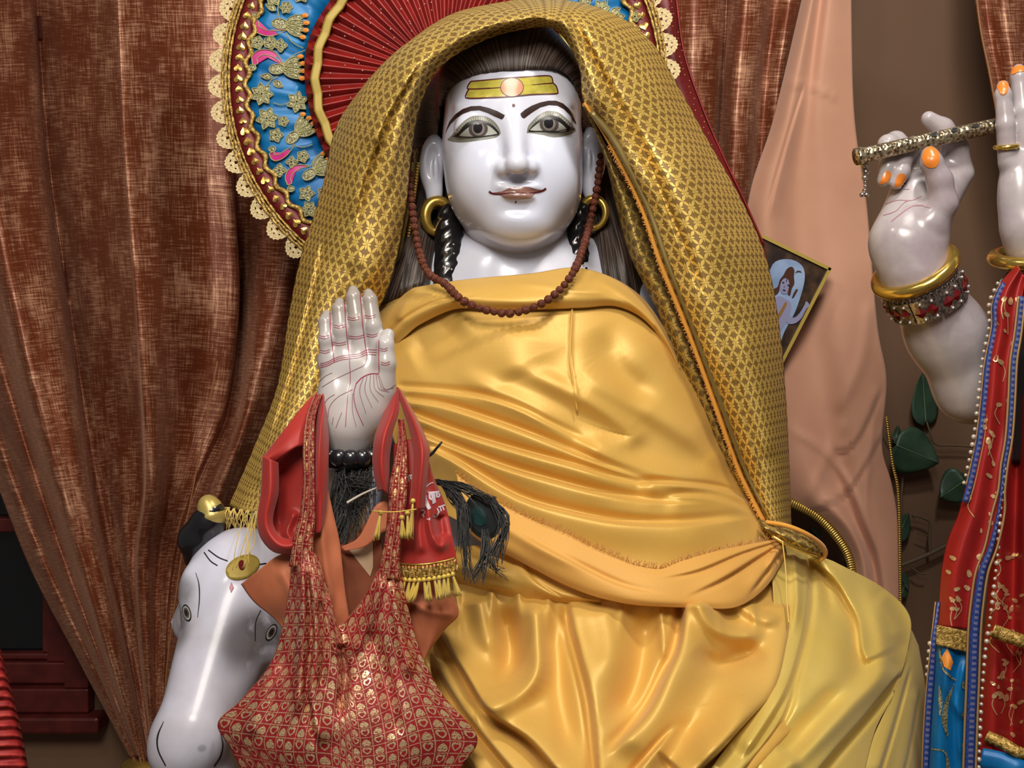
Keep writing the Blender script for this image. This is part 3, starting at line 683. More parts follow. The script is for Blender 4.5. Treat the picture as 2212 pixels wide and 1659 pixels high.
# ---- head and neck
RZ = rot('Y', 3.5)      # the head leans a little
def head_sdf(p):
    d = ell(p, P(1106, 255, .135), (.0975, .125, .140), RZ)                    # skull
    d = smin(d, ell(p, P(1110, 208, .088), (.0905, .078, .046), RZ), .02)      # forehead
    d = smin(d, ell(p, P(1108, 335, .085), (.0955, .082, .110), RZ), .03)       # mid face
    d = smin(d, ell(p, P(1115, 425, .088), (.0855, .082, .072), RZ), .035)      # jaw
    d = smin(d, ell(p, P(1121, 478, .035), (.040, .034, .030)), .035)           # chin
    d = smin(d, ell(p, P(1048, 385, .035), (.034, .030, .042)), .03)            # cheeks
    d = smin(d, ell(p, P(1182, 378, .035), (.034, .030, .042)), .03)
    # eye sockets and eyeballs
    for cx, cy in ((1030, 272), (1187, 262)):
        d = smax(d, -ell(p, P(cx, cy, -.018), (.036, .022, .019)), .018)
        d = smin(d, ell(p, P(cx, cy+8, .030), (.030, .024, .019)), .006)
        d = smin(d, ell(p, P(cx+(6 if cx < 1100 else -6), cy-32, .032), (.026, .013, .008), RZ), .024)   # brow bone
    # nose
    d = smin(d, cone(p, P(1108, 248, .016), P(1116, 348, -.016), .0095, .0120), .018)
    d = smin(d, ell(p, P(1117, 357, -.020), (.0140, .0130, .0120)), .009)
    for cx, cy in ((1087, 366), (1147, 363)):
        d = smin(d, ell(p, P(cx, cy, -.004), (.0105, .014, .0105)), .008)
    for cx, cy in ((1102, 377), (1133, 375)):
        d = smax(d, -ell(p, P(cx, cy, -.013), (.0048, .006, .0035)), .003)
    # lips
    d = smax(d, -ell(p, P(1117, 391, -.0145), (.0030, .006, .009)), .006)        # philtrum
    d = smin(d, ell(p, P(1103, 409, .002), (.020, .0095, .0055), rot('Y', 10)), .006)
    d = smin(d, ell(p, P(1134, 407, .002), (.020, .0095, .0055), rot('Y', -4)), .006)
    d = smin(d, ell(p, P(1119, 424, .000), (.021, .0115, .0075), RZ), .006)
    d = smax(d, -ell(p, P(1119, 414.5, -.013), (.036, .006, .0012), RZ), .003)
    d = smax(d, -ell(p, P(1120, 450, -.008), (.024, .008, .006)), .012)
    # neck
    d = smin(d, cone(p, P(1112, 470, .135), P(1114, 640, .15), .068, .073), .022)
    # ears
    for cx, cy, s, a in ((934, 372, -1, 6), (1279, 356, 1, -8)):
        e = ell(p, P(cx, cy-22, .135), (.019, .020, .040), rot('Y', a*s*-1 if s < 0 else a))
        e = smin(e, ell(p, P(cx+(4 if s < 0 else -4), cy+42, .13), (.0125, .012, .026)), .012)
        e = smax(e, -ell(p, P(cx-2*s, cy-24, .114), (.0105, .012, .026)), .006)
        e = smin(e, ell(p, P(cx-7*s, cy-10, .120), (.004, .006, .018)), .006)
        d = smin(d, e, .005)
    return d
hv, hf = nets(head_sdf, P(885, 690, .3)-np.array([.03, 0, 0])*[1, 0, 0]-[0, .36, 0], P(1330, 20, .3)+[.0, .02, .02], .0025)
# ---- raised hand, palm to the viewer
HY = -.20
def hp(x, y, dy=0.0): return P(x, y, HY+dy)
def hand_sdf(p):
    d = ell(p, hp(768, 850, .012), (.041, .0195, .056), rot('Y', 2))
    d = smin(d, ell(p, hp(757, 902, .010), (.035, .022, .034)), .014)
    d = smin(d, ell(p, hp(722, 872, .004), (.016, .016, .038)), .014)
    d = smin(d, ell(p, hp(808, 865, -.004), (.0205, .018, .036), rot('Y', 12)), .012)   # thumb mound
    d = smin(d, ell(p, hp(757, 785, .008), (.038, .0135, .018), rot('Y', 8)), .012)
    F4 = [((711, 790), (706, 735), (704, 695), (706, 680), .0092, .0078), ((743, 780), (738, 715), (733, 668), (734, 654), .0098, .008),
          ((779, 775), (772, 695), (764, 642), (763, 628), .0102, .0082), ((813, 768), (807, 705), (799, 648), (796, 634), .0098, .0078)]
    f = None
    for a, b, c, e, r0, r1 in F4:
        q = chain(p, [hp(*a, .008), hp(*b, .004), hp(*c, .010), hp(*e, .013)], [r0, r0*.97, r1*1.05, r1*.72], .003)
        f = q if f is None else smin(f, q, .0012)
    d = smin(d, f, .006)
    t = chain(p, [hp(826, 842, -.002), hp(833, 785, -.008), hp(833, 745, -.008), hp(839, 722, -.002), hp(841, 716, .002)], [.0155, .0115, .0092, .006, .003], .004)
    d = smin(d, t, .007)
    d = smin(d, cone(p, hp(755, 925, .014), hp(752, 1010, .03), .027, .0235), .014)
    d = smin(d, cone(p, hp(752, 1010, .03), hp(730, 1300, .13), .0235, .040), .01)
    return d
av, af = nets(hand_sdf, hp(640, 1310, 0)-[.03, .03, 0], hp(880, 590, 0)+[.02, .2, 0], .0021)
# ---- torso and seated legs (mostly under the robes)
def torso_sdf(p):
    d = ell(p, P(1120, 760, .17), (.205, .125, .20))
    d = smin(d, cone(p, P(880, 660, .19), P(1380, 655, .19), .06, .06), .06)
    d = smin(d, ell(p, P(1200, 1080, .12), (.22, .15, .22)), .08)
    d = smin(d, cone(p, P(1100, 600, .16), P(1115, 700, .16), .085, .1), .04)
    d = smin(d, chain(p, [P(860, 690, .2), P(760, 1000, .2), P(735, 1290, -.02)], [.055, .05, .04], .02), .03)
    d = smin(d, chain(p, [P(1400, 690, .2), P(1600, 980, .2), P(1560, 1250, .03)], [.055, .05, .042], .02), .03)
    d = smin(d, chain(p, [P(1300, 1430, .1), P(1800, 1530, .08), P(1500, 1760, -.06)], [.11, .07, .06], .03), .05)
    d = smin(d, chain(p, [P(1000, 1430, .1), P(860, 1560, .14), P(1100, 1760, -.04)], [.11, .07, .06], .03), .05)
    return d
tv, tf = nets(torso_sdf, (-.5, -.35, .86), (.75, .42, 1.75), .011)
nh, na = len(hf), len(af)
BV, BF = join([(hv, hf), (av, af), (tv, tf)])
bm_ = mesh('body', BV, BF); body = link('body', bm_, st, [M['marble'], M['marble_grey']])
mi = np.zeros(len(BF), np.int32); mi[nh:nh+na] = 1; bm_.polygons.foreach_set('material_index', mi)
HT = bvh(hv, hf); AT = bvh(av, af)
# ---- hair: carved cap cut at the hairline
hl = spline([(936, 420), (945, 330), (950, 270), (960, 215), (985, 182), (1030, 163), (1075, 156), (1110, 154), (1150, 150), (1190, 149), (1222, 160), (1243, 195), (1252, 250), (1260, 300), (1268, 420)], 60)
face_poly = np.vstack([hl, [(1275, 560), (930, 560)]])
def hair_sdf(p):
    d = ell(p, P(1106, 244, .145), (.1085, .130, .134), RZ)
    d = smin(d, ell(p, P(1108, 180, .100), (.103, .095, .064), RZ), .02)
    d = smin(d, ell(p, P(1098, 310, .205), (.146, .07, .155)), .03)
    q = proj(p); m = inside(q, face_poly); dd, _, _ = polydist(q, np.vstack([face_poly, face_poly[:1]])); sd = np.where(m, -dd, dd)*S(.1)
    sd = np.maximum(sd, p[..., 1]-.19)
    return smax(d, -sd, .003)
gv, gf = nets(hair_sdf, P(900, 600, .15)-[.06, .16, 0], P(1310, 20, .15)+[.06, .18, .03], .0042)
# strands run back from the hairline: u around the brow, v over the crown
c0 = P(1110, 300, .13); rel = gv-c0
ang = np.arctan2(rel[:, 0], rel[:, 2]+.02); uvh = np.stack([ang*.11, rel[:, 1]], -1)
link('hair', mesh('hair', gv, gf, uvh), st, M['hair'])
def locks(name, cols_, nu, nv):
    o = cloth(name, cols_, nu, nv, M['hair'], st, thick=.012, strokes=[([(c[0][0], c[0][1]), (c[-1][0], c[-1][1])], 7, .006, 'r', (.01, .01)) for c in cols_])
    # u across strands
    return o
locks('hair_lock', [[(895, 250, .20), (905, 390, .17), (885, 480, .14), (858, 560, .10), (828, 640, .09), (820, 660, .10)], [(915, 250, .19), (925, 390, .16), (908, 480, .13), (886, 560, .085), (868, 625, .07), (862, 645, .08)],
                    [(935, 250, .20), (945, 390, .165), (935, 480, .14), (922, 560, .095), (915, 610, .075), (912, 630, .085)], [(950, 250, .22), (985, 390, .19), (970, 480, .17), (962, 560, .14), (955, 610, .12), (950, 630, .12)]], 44, 50)
locks('hair_lock', [[(1255, 250, .22), (1235, 390, .19), (1262, 480, .17), (1270, 560, .14), (1280, 610, .12)], [(1280, 250, .19), (1278, 390, .165), (1290, 480, .14), (1300, 560, .10), (1310, 620, .085)],
                    [(1305, 250, .19), (1308, 390, .165), (1326, 480, .14), (1345, 560, .10), (1358, 640, .09)], [(1330, 250, .21), (1335, 390, .18), (1362, 480, .16), (1390, 560, .13), (1412, 650, .13)]], 44, 50)
# black coiled locks beside the neck
for pts, rs in (([(965, 440, .125), (968, 490, .118), (972, 540, .108), (968, 580, .098), (962, 620, .09)], [.010, .020, .022, .021, .018]),
                ([(1262, 430, .13), (1252, 480, .122), (1246, 530, .112), (1250, 570, .102), (1258, 610, .095)], [.008, .014, .017, .017, .015])):
    V, F = tube([P(*q) for q in pts], rs, 22, 60)
    Q = V*np.array([1, 1, 1]); V = V+ (0.0022*np.sin(Q[:, 2]*330+Q[:, 0]*190)*np.sin(Q[:, 0]*420+2))[:, None]*np.array([.4, -1, .2])
    lk = link('black_lock', mesh('black_lock', V, F), st, M['black_gloss']); lk['label'] = 'glossy black coiled lock beside the neck'
    tr = bvh(V, F)
    for i in range(7):
        x = pts[2][0]+rng.uniform(-14, 14); y = 520+rng.uniform(-10, 70)
        h, ok = onto(tr, [(x, y)], .0)
        if ok[0]:
            b = ball(h[0], .0016, 6, 4); link('dot', mesh('dot', *b), lk, M['pearl'])
# ---- painted features, laid on the carved face
EYE = {  # outlines in photograph pixels
 'l': dict(dx=0, dy=0), 'r': dict(dx=0, dy=0)}
def cpt(cx, cy): return (940+cx/6.703, 140+cy/6.703)     # coordinates read off an enlarged view of the brow
lid_l = [cpt(*q) for q in ((175, 1085), (250, 1010), (330, 905), (420, 815), (520, 752), (640, 735), (740, 750), (830, 800), (900, 870), (945, 960), (940, 1010), (850, 1060), (700, 1085), (520, 1110), (380, 1122), (260, 1112))]
eye_l = [cpt(*q) for q in ((250, 1040), (330, 990), (400, 900), (480, 830), (600, 800), (700, 810), (800, 850), (880, 920), (930, 990), (905, 1018), (800, 1030), (640, 1045), (480, 1048), (350, 1040))]
white_l = [cpt(*q) for q in ((345, 1030), (390, 985), (460, 925), (560, 870), (660, 860), (760, 880), (840, 930), (910, 1005), (880, 1018), (780, 1025), (640, 1040), (480, 1042))]
lid_r = [cpt(*q) for q in ((1325, 985), (1345, 890), (1420, 800), (1520, 710), (1650, 665), (1780, 690), (1880, 760), (1960, 840), (2030, 930), (2020, 970), (1930, 1010), (1820, 1040), (1700, 1048), (1560, 1020), (1420, 990))]
eye_r = [cpt(*q) for q in ((1340, 965), (1400, 890), (1470, 820), (1560, 760), (1670, 735), (1780, 755), (1870, 820), (1940, 890), (2025, 935), (1960, 950), (1900, 965), (1760, 975), (1600, 968), (1440, 972))]
white_r = [cpt(*q) for q in ((1360, 955), (1420, 900), (1490, 850), (1580, 805), (1680, 795), (1770, 820), (1840, 865), (1900, 930), (1860, 960), (1720, 966), (1560, 960), (1440, 962))]
def clip_disc(c, rx, ry, poly, n=28):
    a = np.linspace(0, 2*np.pi, n, endpoint=False); q = np.stack([c[0]+rx*np.cos(a), c[1]+ry*np.sin(a)], -1)
    pl = np.asarray(poly); top = lambda x: None
    out = []
    for pt in q:
        if inside(pt[None], pl)[0]: out.append(pt)
        else:
            d, s, al = polydist(pt[None], np.vstack([pl, pl[:1]])); 
            # nearest outline point
            best = None
            for A, B in zip(pl, np.roll(pl, -1, 0)):
                t = np.clip(((pt-A)@(B-A))/((B-A)@(B-A)+1e-9), 0, 1); r = A+t*(B-A); dd = np.linalg.norm(pt-r)
                if best is None or dd < best[0]: best = (dd, r)
            out.append(best[1]*.985+np.array(c)*.015)
    return out
for lid, eye, white, ic in ((lid_l, eye_l, white_l, cpt(625, 925)), (lid_r, eye_r, white_r, cpt(1650, 855))):
    e = paint('eyelid', [poly_on(HT, lid, .0004, 4, 60)], M['lid'], st)
    lash = []
    lt = spline(lid[1:11] if lid is lid_l else lid[0:10], 26)
    for i in range(2, 24):
        T = lt[i+1]-lt[i-1]; N = np.array([-T[1], T[0]]); N /= np.linalg.norm(N)
        lash.append(stroke_on(HT, [lt[i]+N*3.0, lt[i]+N*9.5], 1.5, .0007, 4))
    paint('lashes', lash, M['lid_light'], e)
    e = paint('eye', [poly_on(HT, eye, .0009, 4, 60)], M['line_black'], st); e['label'] = 'painted eye with a dark outline'
    paint('eye_white', [poly_on(HT, white, .0013, 4, 50)], M['sclera'], e)
    wp = spline(np.vstack([white, white[:1]]), 60)[:-1]
    paint('iris', [poly_on(HT, clip_disc(ic, 20.5, 19, wp), .0016, 3)], M['iris'], e)
    paint('iris_ring', [poly_on(HT, clip_disc((ic[0], ic[1]+1), 13.5, 13.5, wp), .0019, 3)], M['iris_ring'], e)
    paint('pupil', [poly_on(HT, clip_disc((ic[0]-1, ic[1]-2), 10, 11, wp), .0022, 3)], M['pupil'], e)
    paint('lower_line', [stroke_on(HT, [white[0], *white[-3:][::-1], white[7]], 1.6, .0016)], M['line_black'], e)
brow_l = [cpt(*q) for q in ((150, 1010), (170, 920), (210, 820), (290, 720), (400, 640), (520, 600), (650, 595), (780, 625), (900, 670), (1010, 730), (990, 770), (965, 790), (860, 745), (760, 695), (640, 655), (520, 665), (400, 710), (300, 780), (230, 850), (180, 930))]
brow_r = [cpt(*q) for q in ((1235, 705), (1300, 650), (1400, 590), (1520, 545), (1640, 520), (1750, 520), (1850, 560), (1930, 630), (1990, 720), (2045, 860), (2010, 830), (1940, 720), (1860, 640), (1770, 590), (1650, 580), (1520, 615), (1400, 690), (1290, 775), (1260, 765), (1240, 735))]
for b in (brow_l, brow_r): paint('eyebrow', [poly_on(HT, b, .0006, 3.5)], M['brow'], st)
til_up = [cpt(*q) for q in ((520, 240), (800, 215), (1000, 195), (1240, 180), (1450, 165), (1640, 160), (1690, 190), (1705, 265), (1400, 290), (1100, 315), (800, 340), (490, 350), (480, 300))]
til_lo = [cpt(*q) for q in ((490, 352), (800, 342), (1100, 317), (1400, 292), (1705, 267), (1750, 310), (1775, 400), (1740, 420), (1400, 430), (1100, 460), (800, 475), (470, 485), (450, 430))]
til = paint('forehead_mark', [poly_on(HT, til_up, .0004, 5), poly_on(HT, til_lo, .0004, 5)], M['olive'], st); til['label'] = 'olive yellow banded mark painted across the forehead'
paint('mark_outline', [stroke_on(HT, til_up[:8], 2.4, .0008, smooth_pts=False), stroke_on(HT, til_lo[4:]+[til_lo[0]], 2.6, .0008, smooth_pts=False), stroke_on(HT, [til_up[10], til_up[9], cpt(950, 330)], 1.8, .0008), stroke_on(HT, til_up[10:]+[til_up[0]], 2.6, .0008, smooth_pts=False),
      stroke_on(HT, [til_up[7], til_up[8]], [2.4, 1.2], .0008)], M['line_dark'], til)
a_ = np.linspace(0, 2*np.pi, 36, endpoint=False); dc = cpt(1113, 325)
paint('mark_disc', [poly_on(HT, np.stack([dc[0]+24.5*np.cos(a_), dc[1]+20.5*np.sin(a_)], -1), .0009, 4)], M['vermilion'], til)
paint('disc_outline', [stroke_on(HT, np.stack([dc[0]+24.5*np.cos(np.append(a_, 0)), dc[1]+20.5*np.sin(np.append(a_, 0))], -1), 1.3, .0012, 60)], M['line_dark'], til)
bd = cpt(1135, 588); paint('bindi', [poly_on(HT, np.stack([bd[0]+3.4*np.cos(a_), bd[1]+3.4*np.sin(a_)], -1), .0007, 3)], M['line_dark'], st)
def cf(cx, cy): return (860+cx/2.8607, 40+cy/2.8607)      # enlarged view of the face
lip_u = [cf(*q) for q in ((575, 1078), (640, 1068), (690, 1045), (720, 1042), (745, 1050), (775, 1038), (815, 1042), (860, 1056), (905, 1058), (850, 1075), (790, 1080), (740, 1078), (690, 1080), (630, 1084))]
lip_d = [cf(*q) for q in ((620, 1086), (690, 1080), (740, 1078), (790, 1080), (850, 1076), (830, 1100), (795, 1115), (740, 1122), (690, 1118), (655, 1105))]
l1 = paint('lips', [poly_on(HT, lip_u, .0006, 3)], M['lip'], st); l1['label'] = 'brown painted smiling lips'
paint('lower_lip', [poly_on(HT, lip_d, .0006, 3)], M['lip_low'], l1)
paint('lip_line', [stroke_on(HT, [cf(562, 1068), cf(580, 1080), cf(625, 1085), cf(690, 1079), cf(740, 1077), cf(800, 1079), cf(850, 1075), cf(890, 1064), cf(914, 1050)], [4.5, 3.4, 2.2, 1.8, 1.6, 1.8, 2.2, 3.6, 4.8], .0010)], M['line_dark'], l1)
cd = cf(727, 1134); paint('chin_dot', [poly_on(HT, np.stack([cd[0]+1.8*np.cos(a_), cd[1]+2.4*np.sin(a_)], -1), .0006, 3)], M['line_black'], st)
# ---- earrings
for c, R, r, ez in (((947, 469, .118), .0185, .0075, 1.22), ((1282, 461, .120), .0175, .0055, 1.2)):
    V, F = torus(P(*c), (.18 if c[0] < 1000 else -.25, -1, .05), R, r*(1.0+.18*np.cos(np.linspace(0, 2*np.pi, 40)+1)), 40, 14, ez=ez)
    e = link('earring', mesh('earring', V, F), st, M['gold_paint']); e['label'] = 'thick gold ring earring'
# ---- palm lines
def ch(cx, cy): return (640+cx/3.858, 590+cy/3.858)
red = []; grey = []
def R_(*q, w=1.6): red.append(stroke_on(AT, [ch(*k) for k in q], w, .0005))
def G_(*q, w=1.1): grey.append(stroke_on(AT, [ch(*k) for k in q], w, .0005))
R_((280, 330), (285, 480), (305, 640), (318, 745)); R_((400, 215), (410, 400), (430, 600), (443, 700)); R_((532, 160), (550, 400), (575, 600), (590, 690))
R_((690, 560), (688, 700), (690, 830))
for y in (0, 16, 32): R_((200, 755+y), (260, 740+y), (315, 712+y), (380, 690+y), (440, 682+y), w=1.2); R_((440, 682+y), (520, 672+y), (590, 640+y*1.2), (680, 640+y*1.3), w=1.2)
for a, b, y in ((195, 280, 640), (195, 270, 520), (300, 415, 575), (305, 410, 430), (430, 560, 520), (425, 525, 365), (585, 680, 505), (565, 660, 350), (700, 760, 625), (705, 780, 740)):
    for k in (0, 18): R_((a, y+k), ((a+b)/2, y+k+10), (b, y+k-4), w=1.1)
R_((500, 920), (550, 870), (620, 840), (690, 838), w=2); R_((500, 920), (480, 1010), (500, 1130), (560, 1270), w=1.5); R_((443, 700), (450, 900), (430, 1010), (410, 1280), w=1.2)
G_((195, 905), (240, 860), (300, 830)); G_((215, 950), (330, 880), (500, 800), (570, 760), (590, 690)); G_((220, 1120), (260, 1050), (320, 1010)); G_((265, 1200), (280, 1110), (350, 1030), (470, 970))
for i, (x, y) in enumerate(((560, 870), (590, 860), (620, 850), (645, 845), (665, 842), (680, 845), (690, 850))): G_((x, y), (x-30+i*14, y+120), (x+20+i*22, y+300-i*38))
G_((470, 1000), (470, 1150), (500, 1280)); G_((330, 1290), (360, 1210), (380, 1160)); G_((300, 1260), (310, 1200))
pl = paint('palm_lines', red, M['line_red'], st); pl['label'] = 'thin red lines painted on the raised palm'; pl['kind'] = 'stuff'
paint('palm_lines', grey, M['line_grey'], st)['kind'] = 'stuff'
# ---- carved black band of beads round the wrist
for i in range(9):
    a = math.pi*(-.08+1.16*i/8); x = 757-58*math.cos(a); dy = .012-.034*math.sin(a)
    b = ball(hp(x, 982+8*math.sin(a), dy), .0105, 10, 7, (1, .8, .95)); k = link('wrist_bead', mesh('wrist_bead', *b), st, M['black_band'])
V, F = torus(hp(755, 988, .017), (0, -.25, 1), .030, .007, 36, 8); link('wrist_band', mesh('wrist_band', V, F), st, M['black_band'])
# ------------------------------------------------------------------ golden robes
def fray(name, pts, Yf, parent, mat, n=160, L=8, dirn=(0, -1), w=.0005, spread=.9, seed=1, lift=.002):
    """short loose threads along an edge, one tuft mesh"""
    r = np.random.default_rng(seed); C = spline(pts, n); T = np.gradient(C, axis=0); T /= np.linalg.norm(T, axis=1)[:, None]; parts = []
    for i in range(n):
        for k in range(2):
            a = C[i]+T[i]*r.uniform(-3, 3); nrm = np.array([T[i][1], -T[i][0]])
            if nrm@np.array(dirn) < 0: nrm = -nrm
            l = L*r.uniform(.4, 1.2); d = nrm+T[i]*r.uniform(-spread, spread)
            y0 = Yf(a[0], a[1])-lift; b = a+d*l*.5+T[i]*r.uniform(-1, 1); c = a+d*l
            parts.append(tube([P(a[0], a[1], y0), P(b[0], b[1], y0-.0015*r.uniform(0, 1)), P(c[0], c[1], y0-.002*r.uniform(0, 1.5))], [w, w, w*.6], 3, 4, cap=False))
    o = paint(name, parts, mat, parent); o['kind'] = 'stuff'; return o
# chest wrap
wrap = empty('satin_wrap'); tag(wrap, 'golden satin cloth wrapped pleated across the chest of the seated statue', 'cloth')
chest_rows = [
 [(815, 650), (900, 625), (1000, 610), (1120, 600), (1250, 600), (1350, 630), (1455, 720)],
 [(828, 760), (900, 745), (1010, 735), (1130, 735), (1270, 735), (1390, 750), (1500, 800)],
 [(835, 850), (910, 848), (1020, 850), (1150, 860), (1300, 860), (1430, 880), (1550, 935)],
 [(845, 930), (920, 945), (1030, 965), (1160, 985), (1320, 990), (1460, 1000), (1600, 1030)],
 [(870, 1000), (940, 1025), (1050, 1065), (1180, 1095), (1340, 1115), (1480, 1105), (1650, 1110)],
 [(915, 1085), (980, 1120), (1080, 1170), (1200, 1205), (1350, 1235), (1500, 1215), (1690, 1185)]]
chest_cols = [list(c) for c in zip(*chest_rows)]
p = 'p'; r_ = 'r'
chest_st = [
 ([(850, 842), (960, 850), (1043, 862), (1121, 887), (1190, 922), (1270, 962), (1330, 1000)], 17, .010, p, (.05, .4)),
 ([(860, 866), (952, 880), (1036, 905), (1121, 935), (1205, 968), (1300, 1008), (1420, 1046)], 19, .014, p, (.05, .3)),
 ([(870, 893), (952, 926), (1040, 956), (1140, 985), (1240, 1012), (1340, 1042), (1440, 1060)], 20, .016, p, (.05, .3)),
 ([(890, 935), (985, 975), (1080, 1012), (1180, 1042), (1290, 1070), (1400, 1088), (1540, 1092)], 22, .016, p, (.05, .3)),
 ([(915, 965), (985, 1002), (1060, 1050), (1130, 1086), (1220, 1112), (1340, 1135), (1480, 1138), (1640, 1120)], 24, .016, p, (.05, .2)),
 ([(1070, 790), (1150, 808), (1240, 852), (1330, 905), (1370, 945), (1310, 960), (1230, 945)], 22, .013, r_, (.3, .4)),
 ([(975, 805), (1060, 842), (1150, 885), (1240, 935)], 22, .009, r_, (.3, .3)),
 ([(1229, 750), (1260, 812), (1330, 852), (1410, 892), (1500, 950), (1590, 1030)], 30, .018, r_, (.25, .15)),
 ([(1340, 690), (1400, 790), (1480, 870), (1560, 960)], 50, .014, r_, (.3, .2)),
 ([(1235, 945), (1310, 985), (1400, 1015), (1500, 1040), (1560, 1010)], 26, .014, r_, (.2, .3)),
 ([(1370, 1045), (1450, 1048), (1560, 1062), (1650, 1100)], 16, .016, p, (.15, .3)), ([(1430, 1075), (1540, 1080), (1640, 1120)], 20, .010, p, (.2, .3)),
 ([(1236, 665), (1232, 760), (1245, 850), (1250, 900)], 4, .003, r_, (.05, .3)), ([(1120, 690), (1110, 760), (1130, 820)], 70, .008, r_, (.3, .3)),
 ([(880, 770), (950, 735), (1000, 690)], 40, -.014, r_, (.3, .3)), ([(1290, 700), (1330, 790), (1420, 880)], 32, -.013, r_, (.3, .3))]
ch_o = cloth('chest_panel', chest_cols, 270, 260, M['satin'], wrap, strokes=chest_st, base=bodyY, off=-.012, thick=.0016, wr=(.0012, .02))
# folded-down collar
col_cols = [
 [(790, 668, .02), (800, 705, .0), (812, 745, .0), (835, 765, .01)],
 [(838, 638, .01), (850, 675, -.012), (862, 705, -.012), (875, 728, .0)],
 [(890, 622, .0), (898, 650, -.018), (905, 676, -.020), (910, 700, -.004)],
 [(985, 606, -.0), (985, 625, -.022), (984, 645, -.026), (984, 668, -.006)],
 [(1060, 598, -.0), (1060, 620, -.022), (1060, 648, -.026), (1060, 670, -.006)],
 [(1150, 590, -.0), (1155, 615, -.022), (1160, 648, -.026), (1160, 669, -.006)],
 [(1240, 578, .0), (1250, 608, -.022), (1255, 640, -.026), (1258, 665, -.006)],
 [(1320, 598, .0), (1325, 622, -.020), (1328, 645, -.024), (1330, 662, -.006)],
 [(1385, 640, .0), (1385, 658, -.018), (1386, 672, -.020), (1390, 690, -.004)],
 [(1430, 700, .0), (1432, 715, -.016), (1434, 728, -.016), (1438, 748, -.002)],
 [(1465, 770, .0), (1465, 780, -.010), (1466, 792, -.010), (1468, 805, .0)]]
col_st = [([(830, 735), (880, 690), (950, 655), (1040, 640)], 9, .008, p, (.1, .3)), ([(1090, 610), (1180, 618), (1240, 628), (1330, 632)], 7, .004, r_, (.3, .2)), ([(1280, 600), (1350, 640), (1420, 715)], 8, .005, r_, (.3, .1)), ([(860, 700), (880, 660), (940, 630)], 12, .006, r_)]
cb = cloth('collar_fold', col_cols, 150, 36, M['satin'], wrap, strokes=col_st, base=bodyY, off=-.014, thick=.002, wr=(.001, .03)); cb['label'] = 'top edge of the wrap folded down like a collar'
# stitched seam
V, F = tube([P(x, y, bodyY(x, y)-.017-d) for x, y, d in ((1236, 668, 0), (1233, 720, .003), (1232, 780, .006), (1240, 840, .008), (1247, 890, .004))], .0011, 5, 30); link('seam', mesh('seam', V, F), wrap, M['satin'])
# waist sash with a frayed upper edge
sash = empty('waist_cloth'); tag(sash, 'matte orange-yellow sash with a frayed edge wound around the waist', 'sash')
fr = [(985, 1022), (1032, 1061), (1093, 1094), (1146, 1120), (1222, 1151), (1279, 1180), (1332, 1203), (1374, 1219), (1427, 1227), (1472, 1210), (1545, 1190), (1640, 1171), (1692, 1162)]
lo_ = [(1010, 1150), (1050, 1178), (1100, 1202), (1150, 1228), (1215, 1262), (1275, 1286), (1325, 1299), (1370, 1307), (1430, 1311), (1500, 1313), (1590, 1312), (1655, 1268), (1700, 1195)]
sc_ = []
for a, b in zip(fr, lo_):
    a = np.array(a, float); b = np.array(b, float); sc_.append([(a[0], a[1], -.012), *[(*(a+(b-a)*t), -.014-.005*math.sin(math.pi*t)) for t in (.3, .6, .85)], (b[0], b[1], -.008)])
sash_st = [
 ([(1190, 34), (1110, 50), (1040, 70), (975, 102), (922, 158), (886, 226), (862, 300), (842, 400), (815, 490)], 13, .018, p, (.06, .3)),
 ([(1216, 18), (1246, 70), (1286, 150), (1330, 235), (1372, 320)], 12, .016, p, (.05, .5)), ([(1345, 250), (1420, 420), (1480, 560), (1540, 720)], 16, .012, p, (.3, .4)), ([(1540, 700), (1600, 880), (1650, 1040)], 14, .010, p, (.3, .2)), ([(880, 420), (850, 520), (800, 640)], 14, .012, p, (.2, .3)), ([(700, 480), (665, 640), (625, 800), (575, 960)], 14, .012, p, (.2, .2)),([(1692, 1168), (1640, 1198), (1560, 1248), (1470, 1292)], 12, .010, p, (.03, .6)), ([(1694, 1176), (1660, 1222), (1610, 1290)], 11, .011, p, (.03, .4)), ([(1690, 1164), (1600, 1192), (1500, 1232), (1400, 1250)], 11, .007, p, (.03, .6)),
           ([(1110, 1150), (1220, 1210), (1340, 1268), (1450, 1290)], 14, .006, p, (.2, .4)), ([(1060, 1120), (1160, 1180), (1280, 1235)], 14, .005, r_, (.2, .4)), ([(1693, 1170), (1672, 1200), (1662, 1240)], 8, .010, r_, (.02, .3))]
sb = cloth('sash_band', sc_, 200, 50, M['satin_matte'], sash, strokes=sash_st, base=bodyY, off=-.030, thick=.0018, wr=(.0014, .03))
fray('frayed_edge', fr, lambda x, y: bodyY(x, y)-.042, sash, M['fray'], n=190, L=11, dirn=(0, -1), seed=2)
ub = [[(925, 1190, -.01), (940, 1225, -.02), (955, 1258, .0)], [(990, 1180, -.01), (1000, 1225, -.022), (1005, 1266, .0)], [(1060, 1182, -.01), (1063, 1235, -.022), (1062, 1284, .0)],
      [(1130, 1215, -.01), (1130, 1258, -.022), (1128, 1297, .0)], [(1210, 1258, -.01), (1208, 1282, -.018), (1206, 1301, .0)], [(1300, 1290, -.0), (1300, 1298, -.01), (1300, 1306, .0)]]
cloth('under_fold', ub, 80, 30, M['satin'], sash, strokes=[([(1110, 1200), (1160, 1260), (1215, 1296)], 7, .006, p), ([(950, 1240), (1040, 1262), (1130, 1280)], 10, .004, r_)], base=bodyY, off=-.008, thick=.0016)
